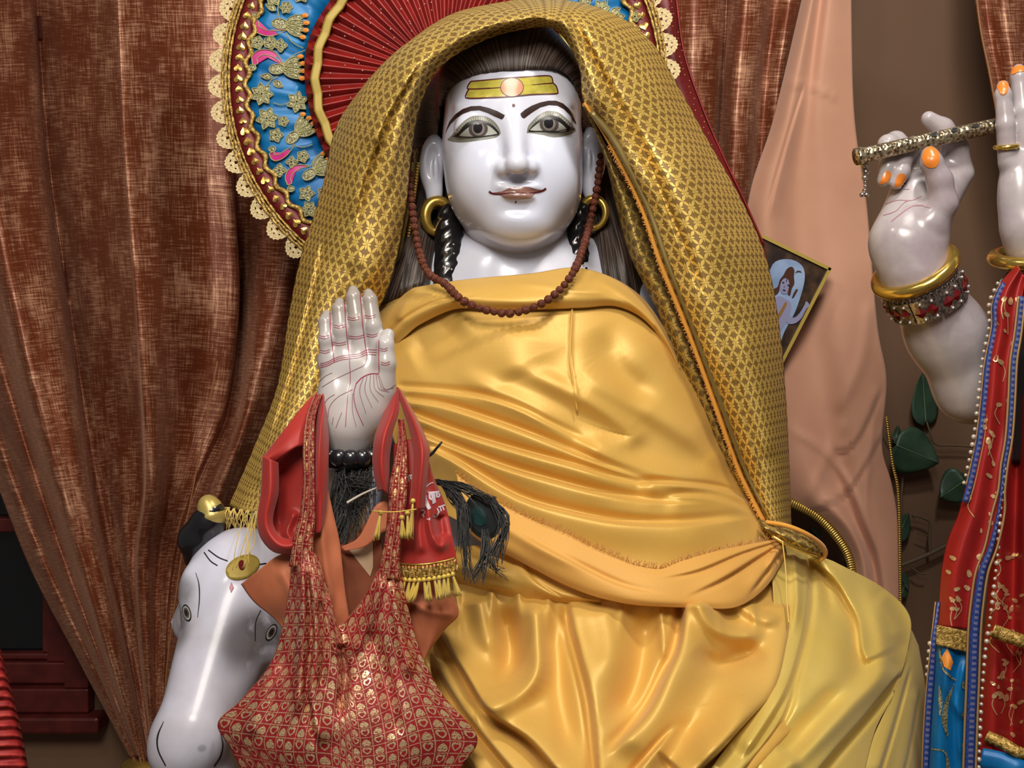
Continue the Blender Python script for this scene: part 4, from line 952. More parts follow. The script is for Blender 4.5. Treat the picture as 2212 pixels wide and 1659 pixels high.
# skirt over the lap
skirt = empty('satin_skirt'); tag(skirt, 'glossy golden satin skirt in deep folds over the lap of the seated statue', 'skirt')
sk_rows = [
 [(900, 1270), (960, 1255), (1060, 1262), (1200, 1270), (1350, 1280), (1500, 1280), (1620, 1260), (1720, 1180)],
 [(905, 1340), (970, 1340), (1070, 1345), (1210, 1350), (1360, 1355), (1510, 1355), (1640, 1345), (1730, 1290)],
 [(915, 1430), (985, 1440), (1090, 1440), (1230, 1445), (1380, 1450), (1530, 1450), (1660, 1445), (1750, 1420)],
 [(930, 1540), (1010, 1550), (1115, 1550), (1260, 1555), (1410, 1555), (1560, 1555), (1690, 1550), (1780, 1540)],
 [(960, 1700), (1050, 1710), (1160, 1710), (1300, 1710), (1450, 1710), (1600, 1710), (1740, 1710), (1830, 1700)]]
sk_cols = [list(c) for c in zip(*sk_rows)]
sk_st = [
 ([(1298, 1700), (1283, 1525), (1256, 1411), (1241, 1354), (1233, 1285)], 24, .026, p, (.02, .12)),
 ([(1150, 1285), (1160, 1380), (1158, 1450), (1120, 1500), (1050, 1528), (990, 1520)], 26, .030, r_, (.12, .3)),
 ([(1085, 1300), (1102, 1380), (1100, 1440), (1070, 1480)], 24, -.026, r_, (.3, .3)), ([(1030, 1290), (1050, 1370), (1078, 1430)], 22, .018, r_, (.1, .4)),
 ([(1195, 1310), (1200, 1400), (1215, 1520), (1240, 1650)], 26, -.016, r_, (.25, .2)),
 ([(1250, 1720), (1150, 1600), (1060, 1535), (994, 1432), (940, 1335)], 22, .030, p, (.03, .08)),
 ([(1150, 1710), (1060, 1605), (985, 1505), (930, 1400)], 20, .022, p, (.03, .15)), ([(1060, 1710), (1000, 1615), (955, 1530)], 18, .018, p, (.03, .2)),
 ([(1310, 1640), (1400, 1545), (1446, 1458), (1474, 1392), (1486, 1285)], 28, .036, p, (.2, .06)), ([(1385, 1300), (1392, 1390), (1370, 1490), (1310, 1580)], 34, -.030, r_, (.25, .25)),
 ([(1425, 1290), (1432, 1380), (1440, 1450)], 9, .009, r_, (.05, .4)), ([(1300, 1300), (1320, 1400), (1300, 1500)], 30, .014, r_, (.15, .4)),
 ([(1505, 1290), (1540, 1352), (1590, 1372), (1660, 1368)], 20, .026, r_, (.08, .25)), ([(1500, 1395), (1550, 1435), (1610, 1412), (1665, 1425)], 22, -.022, r_, (.3, .3)),
 ([(1590, 1290), (1630, 1330), (1690, 1345)], 16, .018, r_, (.1, .3)), ([(1560, 1450), (1590, 1520), (1560, 1600), (1480, 1650)], 50, .022, r_, (.3, .3)),
 ([(1420, 1690), (1470, 1600), (1520, 1540)], 24, -.012, r_, (.3, .3)), ([(1350, 1700), (1420, 1620), (1470, 1560)], 18, .014, p, (.05, .4)),
 ([(1706, 1290), (1704, 1345), (1697, 1392), (1672, 1487), (1604, 1563), (1480, 1690)], 26, .036, p, (.05, .03)), ([(1740, 1540), (1650, 1640), (1590, 1710)], 22, .020, p, (.3, .03)),
 *[([(x, 1275), (x+dx, 1400)], 9, .008, r_, (.05, .9)) for x, dx in ((985, 12), (1060, 10), (1120, 4), (1185, 0), (1345, -4), (1455, -6), (1545, 20), (1620, 20))]]
cloth('lap_panel', sk_cols, 250, 170, M['satin'], skirt, strokes=sk_st, base=bodyY, off=-.010, thick=.0018, wr=(.0022, .016))
# knee drape: greener satin over the right knee
knee = empty('knee_drape'); tag(knee, 'pale greenish gold satin draped over the knee nearest the blue skirt', 'cloth')
kn_rows = [
 [(1660, 1180), (1700, 1180), (1745, 1195), (1775, 1203), (1800, 1212)],
 [(1670, 1260), (1730, 1250), (1790, 1250), (1850, 1248), (1905, 1268)],
 [(1672, 1350), (1740, 1340), (1815, 1330), (1900, 1320), (1964, 1328)],
 [(1662, 1440), (1740, 1440), (1820, 1435), (1905, 1425), (1962, 1400)],
 [(1620, 1540), (1710, 1550), (1800, 1550), (1880, 1530), (1935, 1490)],
 [(1550, 1640), (1640, 1660), (1740, 1660), (1830, 1630), (1890, 1580)],
 [(1500, 1710), (1580, 1740), (1690, 1750), (1790, 1740), (1860, 1700)]]
kn_cols = [list(c) for c in zip(*kn_rows)]
kn_st = [
 ([(1878, 1436), (1864, 1403), (1856, 1343), (1836, 1300), (1802, 1247), (1745, 1200)], 20, .022, p, (.06, .06)),
 ([(1850, 1235), (1890, 1310), (1908, 1386), (1898, 1454), (1836, 1523), (1769, 1591), (1660, 1690)], 24, .026, r_, (.2, .03)),
 ([(1895, 1280), (1930, 1340), (1945, 1400)], 16, .012, r_, (.2, .3)), ([(1790, 1310), (1812, 1400), (1780, 1490), (1700, 1580)], 46, .016, r_, (.25, .25)),
 ([(1740, 1195), (1742, 1300), (1725, 1400), (1690, 1500), (1600, 1640)], 20, .018, p, (.05, .1)), ([(1950, 1440), (1870, 1540), (1800, 1620), (1720, 1720)], 20, .022, p, (.1, .02)), ([(1720, 1460), (1680, 1560), (1580, 1690)], 16, .014, p, (.3, .03)), ([(1830, 1480), (1770, 1540), (1700, 1640)], 24, -.016, r_, (.3, .1)),
 ([(1760, 1205), (1785, 1270), (1800, 1350)], 12, -.012, r_, (.1, .6)), ([(1715, 1190), (1722, 1290), (1712, 1380)], 10, .012, r_, (.05, .4))]
cloth('knee_panel', kn_cols, 150, 150, M['satin_lime'], knee, strokes=kn_st, base=bodyY, off=-.026, thick=.0018, wr=(.002, .016))
lw = [[(1905, 1560, -.01), (1870, 1620, -.01), (1830, 1720, -.01)], [(1935, 1480, -.01), (1900, 1580, -.015), (1865, 1720, -.02)], [(1960, 1420, -.0), (1940, 1560, -.012), (1920, 1720, -.012)], [(1966, 1360, .01), (1975, 1540, .0), (1965, 1720, .0)], [(1985, 1395, .03), (2003, 1520, .03), (2003, 1720, .03)]]
cloth('side_panel', lw, 70, 80, M['satin_lime'], knee, strokes=[([(1965, 1430), (1930, 1560), (1890, 1690)], 10, .012, p), ([(1985, 1480), (1960, 1620), (1940, 1700)], 9, .010, p)], base=bodyY, off=-.006, thick=.0018)
# loose tie thread hanging from the sash
V, F = tube([P(1690, 1168, -.06), P(1697, 1230, -.07), P(1700, 1300, -.10), P(1704, 1345, -.13)], .0009, 5, 30); link('tie_thread', mesh('tie_thread', V, F), sash, M['fray_yellow'])

# ------------------------------------------------------------------ brocade shawl over the head
sh = empty('brocade_shawl'); tag(sh, 'gold flower brocade shawl draped over the head and shoulders of the seated statue', 'shawl')
SS = [
 [(600, 1125, -.03), (570, 1112, -.075), (545, 1108, -.085), (518, 1104, -.075), (494, 1092, -.03)],
 [(650, 1005, -.02), (622, 1000, -.070), (596, 990, -.080), (572, 978, -.065), (550, 962, -.015)],
 [(730, 862, .02), (692, 862, -.03), (655, 856, -.05), (624, 845, -.03), (599, 832, .03)],
 [(800, 705, .07), (752, 702, .01), (708, 695, -.01), (664, 688, .02), (624, 678, .10)],
 [(846, 600, .06), (800, 600, .0), (750, 590, -.01), (695, 575, .03), (648, 560, .12)],
 [(876, 455, .06), (842, 450, .0), (790, 440, -.01), (735, 428, .03), (694, 412, .15)],
 [(888, 340, .05), (852, 332, -.01), (802, 318, -.005), (755, 303, .05), (722, 285, .17)],
 [(908, 228, .03), (874, 214, -.015), (832, 200, .01), (790, 195, .07), (764, 212, .19)],
 [(955, 142, .02), (928, 122, -.02), (896, 108, .01), (866, 104, .08), (838, 128, .2)],
 [(1050, 86, .01), (1036, 66, -.025), (1016, 48, .005), (990, 36, .08), (955, 40, .2)],
 [(1120, 66, .01), (1112, 46, -.025), (1102, 30, .005), (1086, 16, .08), (1062, 8, .2)],
 [(1185, 60, .01), (1186, 42, -.025), (1188, 24, .005), (1188, 8, .08), (1186, -4, .2)],
 [(1222, 88, .01), (1242, 64, -.025), (1262, 44, .005), (1282, 28, .08), (1308, 22, .2)],
 [(1252, 150, .01), (1284, 134, -.02), (1318, 112, .01), (1358, 92, .08), (1402, 84, .2)],
 [(1262, 222, .01), (1306, 214, -.015), (1360, 194, .01), (1418, 180, .08), (1464, 184, .21)],
 [(1318, 312, .02), (1356, 310, -.005), (1412, 302, .01), (1472, 294, .08), (1530, 304, .21)],
 [(1382, 440, .03), (1412, 440, .0), (1474, 436, .0), (1544, 428, .07), (1602, 432, .20)],
 [(1428, 572, .03), (1460, 572, -.005), (1524, 568, -.01), (1598, 560, .06), (1656, 560, .19)],
 [(1492, 730, .04), (1518, 728, .0), (1574, 724, -.005), (1638, 714, .05), (1684, 706, .18)],
 [(1548, 884, .05), (1575, 882, .01), (1622, 878, .005), (1668, 868, .05), (1698, 860, .17)],
 [(1598, 1022, .05), (1624, 1018, .015), (1656, 1012, .01), (1686, 1004, .05), (1705, 1000, .16)],
 [(1660, 1150, .03), (1672, 1148, .0), (1686, 1145, -.0), (1699, 1142, .03), (1710, 1140, .12)]]
sh_st = [
 ([(1190, 34), (1110, 50), (1040, 70), (975, 102), (922, 158), (886, 226), (862, 300), (842, 400), (815, 490)], 13, .018, p, (.06, .3)),
 ([(1216, 18), (1246, 70), (1286, 150), (1330, 235), (1372, 320)], 12, .016, p, (.05, .5)), ([(1345, 250), (1420, 420), (1480, 560), (1540, 720)], 16, .012, p, (.3, .4)), ([(1540, 700), (1600, 880), (1650, 1040)], 14, .010, p, (.3, .2)), ([(880, 420), (850, 520), (800, 640)], 14, .012, p, (.2, .3)), ([(700, 480), (665, 640), (625, 800), (575, 960)], 14, .012, p, (.2, .2)),
 ([(905, 130), (845, 232), (815, 300), (778, 411), (760, 500)], 14, .016, p, (.15, .2)), ([(940, 60), (880, 150), (830, 240), (790, 330)], 22, .012, r_),
 ([(1215, 20), (1240, 50), (1297, 158), (1344, 245), (1390, 330), (1450, 460)], 16, -.018, r_, (.1, .3)), ([(1205, 40), (1235, 85), (1270, 170), (1300, 250)], 12, .012, r_),
 ([(1420, 280), (1480, 400), (1540, 520), (1580, 620)], 34, .020, r_, (.3, .3)), ([(1500, 330), (1560, 440), (1600, 540)], 22, -.016, r_, (.3, .3)), ([(1390, 380), (1450, 520), (1510, 660)], 26, -.012, r_, (.3, .3)),
 ([(1180, 20), (1100, 35), (1000, 75), (930, 140)], 9, .010, r_), ([(1190, 30), (1130, 52), (1060, 75), (990, 112)], 7, -.010, r_),
 ([(700, 560), (680, 660), (650, 780)], 24, .010, r_), ([(770, 560), (730, 680), (690, 800)], 16, -.010, r_), ([(640, 860), (600, 960), (560, 1060)], 16, .010, r_), ([(1600, 700), (1640, 850), (1670, 1000)], 22, .012, r_)]
cloth('shawl_panel', SS, 330, 90, M['brocade'], sh, strokes=sh_st, thick=.002, wr=(.003, .02), flip=False)
under = [[(1262, 226, .035), (1318, 330, .045), (1382, 452, .055), (1418, 560, .055), (1470, 660, .055), (1510, 770, .06), (1545, 865, .07), (1595, 1010, .07), (1662, 1145, .05)],
         [(1258, 222, .03), (1304, 325, .03), (1350, 445, .035), (1386, 555, .03), (1440, 660, .03), (1482, 765, .03), (1524, 860, .04), (1580, 1000, .04), (1658, 1140, .03)],
         [(1262, 228, .06), (1302, 330, .08), (1330, 440, .08), (1362, 555, .07), (1418, 668, .06), (1456, 770, .06), (1506, 872, .06), (1568, 1008, .06), (1655, 1142, .04)]]
uo = cloth('turned_edge', under, 26, 120, M['brocade_back'], sh, thick=.0016, wr=(.002, .02)); uo['label'] = 'turned-back reverse of the shawl edge'
inner = [[(880, 320, .075), (872, 440, .09), (850, 560, .10), (808, 690, .10)], [(893, 320, .10), (885, 440, .115), (866, 560, .125), (838, 680, .12)], [(912, 320, .15), (898, 440, .16), (885, 560, .16), (865, 660, .15)]]
cloth('inner_layer', inner, 24, 70, M['brocade_back'], sh, thick=.0016)
ribbon([(890, 350, .09), (880, 440, .095), (862, 540, .10), (838, 640, .10)], 13, .1, M['ribbon_sheer'], 'inner_ribbon', sh, .004)
ribbon([(903, 350, .115), (892, 440, .118), (877, 540, .12), (856, 632, .12)], 9, .1, M['gold_trim'], 'inner_ribbon', sh, .004)
hem = [(1262, 222), (1318, 312), (1382, 440), (1428, 572), (1492, 730), (1548, 884), (1598, 1022), (1660, 1146)]; hemY = [.01, .015, .02, .02, .025, .03, .035, .015]
HYf = lambda x, y: float(np.interp(y, [q[1] for q in hem], hemY))
ribbon([(x+16 if 1 else x, y, HYf(x, y)-.014) for x, y in [(1262, 240)]+hem[1:]], [16, 20, 14, 10, 16, 14, 10, 6], 0, M['ribbon_sheer'], 'hem_ribbon', sh, .002, 90)
V, F = tube([P(x, y, HYf(x, y)-.004) for x, y in hem], [.0018, .0022, .0028, .003, .003, .0034, .003, .003], 7, 120); link('hem_roll', mesh('hem_roll', V, F), sh, M['fray'])
fray('frayed_edge', hem[1:], lambda x, y: HYf(x, y)-.002, sh, M['fray'], n=240, L=8, dirn=(-1, 0), seed=5, w=.0007)
# rolled loop of the shawl where it is tucked at the waist
lp = [[(1640, 1120, .0), (1700, 1138, -.005), (1752, 1158, .01), (1780, 1182, .05)], [(1650, 1138, -.035), (1700, 1158, -.045), (1750, 1180, -.035), (1778, 1196, .02)], [(1662, 1160, -.02), (1705, 1182, -.03), (1750, 1200, -.02), (1772, 1206, .03)]]
cloth('tucked_loop', [[(q[0], q[1], q[2]) for q in c] for c in lp], 24, 40, M['brocade_back'], sh, thick=.002)
V, F = tube([P(1655, 1128, -.02), P(1700, 1136, -.035), P(1745, 1155, -.03), P(1778, 1180, .0), P(1782, 1200, .02), P(1770, 1212, .02)], .003, 6, 40); link('hem_roll', mesh('hem_roll', V, F), sh, M['fray'])
V, F = tube([P(1668, 1158, -.05), P(1700, 1176, -.056), P(1740, 1192, -.05), P(1765, 1200, -.02)], .0022, 6, 30); link('gold_cord', mesh('gold_cord', V, F), sh, M['gold'])
for i, x in enumerate((492, 505, 520, 536, 552, 566)):
    tp = []
    r = np.random.default_rng(i)
    for k in range(7):
        a = P(x+r.uniform(-5, 5), 1096+i*2, -.085); b = P(x+r.uniform(-12, 8), 1112+i*3, -.092+r.uniform(-.004, .004)); c = P(x+r.uniform(-18, 10), 1120+i*4+r.uniform(8, 26), -.085)
        tp.append(tube([a, b, c], [.0007, .0006, .0004], 4, 8))
    o = paint('corner_fringe', tp, M['fray_yellow'], sh); o['kind'] = 'stuff'
for i in range(7):
    r = np.random.default_rng(40+i); x = 540+r.uniform(-18, 18); V, F = tube([P(x, 1108, -.09), P(x-6, 1135, -.135), P(x-12+r.uniform(-8, 8), 1175, -.178), P(x-22+r.uniform(-14, 14), 1215+r.uniform(-18, 18), -.185)], .0006, 4, 24); link('loose_thread', mesh('loose_thread', V, F), sh, M['fray_yellow'])
# ------------------------------------------------------------------ bead necklace
nk = empty('bead_necklace'); tag(nk, 'string of ridged brown seed beads hanging from the ears to the chest', 'necklace')
npx = [(886, 320, .10), (886, 400, .085), (893, 470, .07), (905, 540, .05), (925, 590, .02), (960, 612, -.005), (990, 642, -.035), (1020, 660, -.04), (1060, 672, -.045), (1100, 677, -.047), (1140, 668, -.047), (1180, 650, -.045), (1215, 620, -.035), (1240, 585, -.02), (1258, 540, .02), (1272, 490, .07), (1283, 440, .09), (1292, 390, .10), (1298, 330, .11)]
NC = spline([P(*q) for q in npx], 400); L = np.concatenate([[0], np.cumsum(np.linalg.norm(np.diff(NC, axis=0), axis=1))])
V, F = tube(NC[::6], .0012, 5, 200); link('cord', mesh('cord', V, F), nk, M['cord'])
bm0 = mesh('bead', *ball((0, 0, 0), .0056, 12, 8, (1, 1, 1), lambda v: .10*np.sin(v[:, 2]*9+3)*np.sin(np.arctan2(v[:, 1], v[:, 0])*5))); bm0.materials.append(M['bead'])
s = 0.0; i = 0
while s < L[-1]:
    c = np.array([np.interp(s, L, NC[:, k]) for k in range(3)]); o = bpy.data.objects.new('bead', bm0); COL.objects.link(o); o.parent = nk; o.location = c
    o.rotation_euler = (rng.uniform(0, 3), rng.uniform(0, 3), rng.uniform(0, 3)); sc = rng.uniform(.88, 1.1); o.scale = (sc,)*3; s += .0100*rng.uniform(.95, 1.12); i += 1
# ------------------------------------------------------------------ round pleated halo behind the head
HC = (960., 170.); HLY = .36
def hq(r, th, dy=0.0): return P(HC[0]+np.asarray(r)*np.cos(th), HC[1]-np.asarray(r)*np.sin(th), HLY+dy)
halo = empty('halo_backdrop'); tag(halo, 'round pleated red and blue embroidered halo with cream lace rim behind the head', 'halo')
def ring(name, rs, dys, mat, n=360, wav=None, parent=halo, thick=.002):
    th = np.linspace(0, 2*np.pi, n, endpoint=False); V = []
    for i, (r, dy) in enumerate(zip(rs, dys)):
        rr = np.full(n, float(r)); dd = np.full(n, float(dy))
        if wav: rr, dd = wav(i, th, rr, dd)
        V.append(P(HC[0]+rr*np.cos(th), HC[1]-rr*np.sin(th), HLY+dd))
    V = np.array(V); m = len(rs); F = grid_faces(n, m, True); Vw = V.transpose(1, 0, 2).reshape(-1, 3)
    uv = np.stack([np.repeat(th*.25, m), np.tile(np.array(rs)*S(HLY), n)], -1)
    a, b, c = Vw[F[0][:3]]
    if np.dot(np.cross(b-a, c-a), CAM-a) < 0: F = F[:, ::-1]
    o = link(name, mesh(name, Vw, F, uv), parent, mat)
    if thick: solid(o, thick)
    return o
NP = 58
def pleat(i, th, r, d):
    z = np.abs(((th*NP/(2*np.pi)) % 1)*2-1)           # triangle wave
    k = np.clip(r/300, .1, 1)
    return r+3*np.sin(th*7)*k, d-.016*k*z
fan = ring('pleated_fan', [12, 60, 120, 180, 230, 262, 285, 302], [.0, -.002, -.004, -.006, -.007, -.008, -.008, -.007], M['red_organza'], NP*8, pleat); fan['label'] = 'red pleated organza fan'
ring('backing', [0.1, 250, 470], [.012, .012, .012], M['maroon'], 120)
def facets(i, th, r, d):
    z = ((th*26/(2*np.pi)) % 1); s = np.abs(z*2-1)
    return r+5*(s-.5), d-.002*s
ring('gold_ribbon', [268, 273, 278, 283, 288], [-.0255, -.027, -.0255, -.027, -.0255], M['gold_old'], 26*12, facets)
blue = ring('blue_band', [296, 330, 365, 400, 428], [.004, -.001, -.003, -.001, .002], M['blue_satin'], 420, lambda i, th, r, d: (r, d-.0022*np.sin(th*37+i)-.0015*np.sin(th*91+i*2))); blue['label'] = 'blue satin band with embroidered birds and flowers'
ring('maroon_band', [424, 442, 466], [-.001, -.003, -.001], M['maroon'], 240)
ring('wavy_braid', [420, 424, 429, 433], [-.004, -.0075, -.0075, -.004], M['braid'], 480, lambda i, th, r, d: (r+5.5*np.sin(th*58), d))
for r0 in (464, 471, 478):
    V, F = torus(hq(0, 0, -.006), (0, -1, 0), r0*S(HLY), .0021, 300, 6)
    V = V + .0006*np.sin(np.arange(len(V))*1.7)[:, None]
    link('bead_braid', mesh('bead_braid', V, F), halo, M['braid'])
vis = lambda th: (math.radians(138) < th < math.radians(236)) or (th < math.radians(42) or th > math.radians(354))
# foil hearts, tip along the rim
t = np.linspace(0, 2*np.pi, 28, endpoint=False); hx = 16*np.sin(t)**3/16; hy = (13*np.cos(t)-5*np.cos(2*t)-2*np.cos(3*t)-np.cos(4*t))/16
Vh = np.vstack([[0, -.0016, 0], np.stack([hx, 0*hx-.0004, hy], -1), np.stack([hx, 0*hx+.0006, hy], -1)]); Vh[1:, [0, 2]] *= .0072; n = 28
Fh = [(0, 1+i, 1+(i+1) % n) for i in range(n)]+[(1+i, 1+n+i, 1+n+(i+1) % n, 1+(i+1) % n) for i in range(n)]
mh = mesh('foil_heart', Vh, Fh, smooth=False); mh.materials.append(M['sequin'])
band = [o for o in halo.children if o.name.startswith('maroon_band')][0]
for k in range(122):
    th = 2*np.pi*k/122
    if not vis(th): continue
    o = bpy.data.objects.new('foil_heart', mh); COL.objects.link(o); o.parent = band; o.location = hq(446+rng.uniform(-2, 2), th, -.0045)
    o.rotation_euler = (rng.uniform(-.25, .25), th+rng.uniform(-.15, .15), rng.uniform(-.3, .3)); sc = rng.uniform(.85, 1.1); o.scale = (sc, 1, sc)
    o.rotation_euler[1] = -th + rng.uniform(-.15, .15)
# lace scallops: fan of threads with cut-out holes
def scallop():
    nr, na = 12, 40; R = .0225; V = []; F = []
    rr = np.linspace(0.0, 1, nr); aa = np.linspace(-.08, math.pi+.08, na)
    for i, q in enumerate(rr):
        for a in aa:
            e = 1+.035*math.cos(a*22) if i == nr-1 else 1
            y = -.0012-.0010*abs(math.cos(a*11))*(q > .55)-.0006*(i % 2)
            V.append((q*e*R*math.cos(a)*.92, y, q*e*R*math.sin(a)*1.32-.005))
    for i in range(nr-1):
        for j in range(na-1):
            q = rr[i]; a = (aa[j]+aa[j+1])/2
            hole = (3 <= i <= 4 and abs(math.sin(a*3.0)) > .72) or (i == 7 and math.cos(a*11) > .55)
            if not hole: k = i*na+j; F.append((k, k+1, k+na+1, k+na))
    me = mesh('lace_scallop', V, F); me.materials.append(M['lace']); return me
ml = scallop()
for k in range(54):
    th = 2*np.pi*(k+.3)/54
    if not vis(th): continue
    o = bpy.data.objects.new('lace_scallop', ml); COL.objects.link(o); o.parent = halo; o.location = hq(477, th, -.003); o.rotation_euler = (rng.uniform(-.12, .12), math.pi/2-th+math.pi*0, 0)
    o.rotation_euler[1] = -(th-math.pi/2)
    m = o.modifiers.new('thickness', 'SOLIDIFY') if False else None
# embroidered motifs (embroidery pixels as laid out on the band)
MOT = [M['zari'], M['zari_line'], M['magenta'], M['orange_thread'], M['pearl']]
class Motif:
    def __init__(s): s.V = []; s.F = []; s.m = []
    def add(s, V, F, mi):
        k = len(s.V); s.V += [tuple(v) for v in V]; s.F += [tuple(int(i)+k for i in f) for f in F]; s.m += [mi]*len(F)
    def plate(s, poly, mi, h=.0016, lift=.0045, outline=None):
        poly = np.asarray(poly, float); c = poly.mean(0); n = len(poly)
        V = [P(c[0], c[1], HLY-lift-h)]+[P(x, y, HLY-lift) for x, y in poly]+[P(x, y, HLY) for x, y in poly]
        F = [(0, 1+(i+1) % n, 1+i) for i in range(n)]+[(1+i, 1+(i+1) % n, 1+n+(i+1) % n, 1+n+i) for i in range(n)]; s.add(V, F, mi)
        if outline is not None: s.line(np.vstack([poly, poly[:1]]), outline)
    def line(s, pts, mi=1, r=.0008, lift=.006):
        pts = np.asarray(pts, float); V, F = tube([P(x, y, HLY-lift) for x, y in pts], r, 4, max(8, len(pts)*2)); s.add(V, F, mi)
    def petal(s, c, ang, L, w, mi=0, start=3):
        t = np.linspace(0, 1, 9); d = np.array([math.cos(ang), -math.sin(ang)]); nn = np.array([d[1], -d[0]])
        wd = w*np.sin(np.pi*t**.8); up = [np.array(c)+d*(start+L*q)+nn*k for q, k in zip(t, wd)]; dn = [np.array(c)+d*(start+L*q)-nn*k for q, k in zip(t[1:-1][::-1], wd[1:-1][::-1])]
        s.plate(up+dn, mi, outline=1)
    def beads(s, c, n, rad, seed=0):
        r = np.random.default_rng(seed)
        for i in range(n):
            x, y = c[0]+r.uniform(-rad, rad), c[1]+r.uniform(-rad, rad); V, F = ball(P(x, y, HLY-.006), .0011, 5, 4); s.add(V, F, 4)
    def done(s, name, lab=None):
        o = link(name, mesh(name, s.V, s.F, smooth=False), blue, MOT); o.data.polygons.foreach_set('material_index', np.array(s.m, np.int32)); return o
def flower(c, n, L, w, a0=0, span=2*math.pi, seed=0):
    m = Motif()
    for i in range(n): m.petal(c, a0+span*i/n, L, w)
    m.beads(c, 5, 4, seed); m.done('flower_motif')
def bird(neck, body, tail_dir, head, s=1.0, tail=True, seed=0):
    m = Motif(); C = spline(neck, 14); T = np.gradient(C, axis=0); T /= np.linalg.norm(T, axis=1)[:, None]; N = np.stack([-T[:, 1], T[:, 0]], -1); w = np.interp(np.linspace(0, 1, 14), [0, .25, .6, 1], [5, 6.5, 6, 1])[:, None]*s
    m.plate(np.vstack([C+N*w, (C-N*w)[::-1]]), 2, outline=1)
    a = np.linspace(0, 2*np.pi, 16, endpoint=False); m.plate(np.stack([head[0]+8*s*np.cos(a), head[1]+6.5*s*np.sin(a)], -1), 0, outline=1)
    ca, sa = math.cos(tail_dir), -math.sin(tail_dir)
    el = np.stack([17*s*np.cos(a), 11*s*np.sin(a)], -1)@np.array([[ca, sa], [-sa, ca]])+body; m.plate(el, 0, outline=1)
    for k, da in enumerate((-.42, -.14, .14, .42)):
        if not tail: break
        m.petal(body, tail_dir+da, 48*s, 7*s, 0, 14*s); e = np.array(body)+np.array([math.cos(tail_dir+da), -math.sin(tail_dir+da)])*58*s; m.plate(np.stack([e[0]+7*s*np.cos(a), e[1]+5*s*np.sin(a)], -1), 3, lift=.0065)
    m.beads(body, 6, 9*s, seed); m.done('bird_motif')
def sprig(line, leaves_):
    m = Motif(); m.line(line)
    for c, a, L, w in leaves_: m.petal(c, a, L, w, 0, 0)
    m.done('leaf_motif')
R = math.radians
bird([(552, 44), (556, 62), (575, 71), (600, 70), (618, 64)], (604, 51), R(-6), (553, 33), seed=1)
bird([(552, 139), (550, 124), (566, 113), (592, 118), (614, 142)], (598, 149), R(4), (545, 146), seed=2)
bird([(586, 330), (592, 341), (606, 338), (622, 326), (636, 312)], (632, 297), R(42), (588, 322), .95, seed=3)
bird([(626, 398), (622, 384), (630, 368), (648, 360), (668, 359)], (668, 377), R(32), (628, 408), .95, seed=4)
bird([(700, 470), (695, 458), (702, 446), (720, 436)], (722, 456), R(40), (700, 480), .9, seed=5)
flower((566, 203), 7, 22, 7.5, R(100)); flower((642, 220), 6, 21, 7, R(20)); flower((577, 256), 6, 22, 7.5, R(70)); flower((556, 92), 5, 12, 7); flower((584, 92), 5, 12, 7); flower((606, 98), 4, 12, 6); flower((618, 16), 6, 11, 5)
flower((612, 262), 5, 9, 5); flower((596, 292), 5, 13, 6); flower((654, 338), 5, 11, 6); flower((630, 350), 4, 10, 5); flower((604, 368), 4, 12, 6); flower((668, 452), 6, 15, 6); flower((662, 418), 5, 15, 6); flower((700, 418), 5, 13, 6)
flower((590, -6), 6, 16, 7); flower((650, -14), 6, 18, 7)
sprig([(600, 165), (586, 172), (574, 190)], [((588, 166), R(175), 26, 6), ((590, 176), R(-30), 24, 7)]); sprig([(606, -10), (600, 20), (604, 40)], [((596, 22), R(150), 26, 6)])
sprig([(612, 142), (632, 120), (660, 108)], []); sprig([(618, 72), (632, 92), (655, 104)], []); sprig([(590, 222), (606, 226), (625, 222)], []); sprig([(640, 316), (655, 318), (675, 312)], []); sprig([(672, 358), (680, 342), (700, 325)], [])
flower((1330, 38), 5, 17, 7, R(10)); flower((1298, 18), 6, 16, 6); flower((1264, -6), 6, 16, 7); flower((1372, 36), 5, 9, 5)
bird([(1356, 76), (1353, 66), (1352, 58), (1350, 50)], (1340, 90), R(170), (1360, 86), .8, seed=9)
sprig([(1315, -20), (1312, 20), (1322, 40)], [((1316, 14), R(210), 26, 7), ((1318, 30), R(30), 26, 7)])
# tiny studs on the red fan
ms = mesh('stud', *ball((0, 0, 0), .0012, 6, 4)); ms.materials.append(M['pearl'])
for k in range(60):
    th = R(rng.uniform(95, 200)); o = bpy.data.objects.new('stud', ms); COL.objects.link(o); o.parent = fan; o.location = hq(rng.uniform(120, 262), th, -.018)
# ------------------------------------------------------------------ maroon veil behind the shawl
veil = empty('red_veil'); tag(veil, 'dark red veil with gold flecks behind the right edge of the brocade shawl', 'veil')
vc = [[(1380, -20, 0.410), (1400, 120, 0.410), (1430, 240, 0.410), (1480, 340, 0.410), (1540, 440, 0.410), (1590, 540, 0.400), (1620, 640, 0.390)],
      [(1440, -20, 0.395), (1455, 120, 0.395), (1480, 230, 0.395), (1525, 335, 0.390), (1575, 435, 0.390), (1625, 540, 0.380), (1650, 640, 0.370)],
      [(1458, -20, 0.420), (1476, 110, 0.420), (1512, 220, 0.415), (1558, 330, 0.410), (1608, 435, 0.405), (1650, 530, 0.400), (1672, 640, 0.380)]]
cloth('veil_panel', vc, 40, 90, M['maroon'], veil, thick=.0012, wr=(.003, .04))
V, F = tube([P(1459, -20, 0.415), P(1477, 110, 0.415), P(1513, 220, 0.410), P(1559, 330, 0.405), P(1609, 435, 0.400), P(1651, 530, 0.395)], .0018, 5, 60); link('veil_hem', mesh('veil_hem', V, F), veil, M['red_organza'])
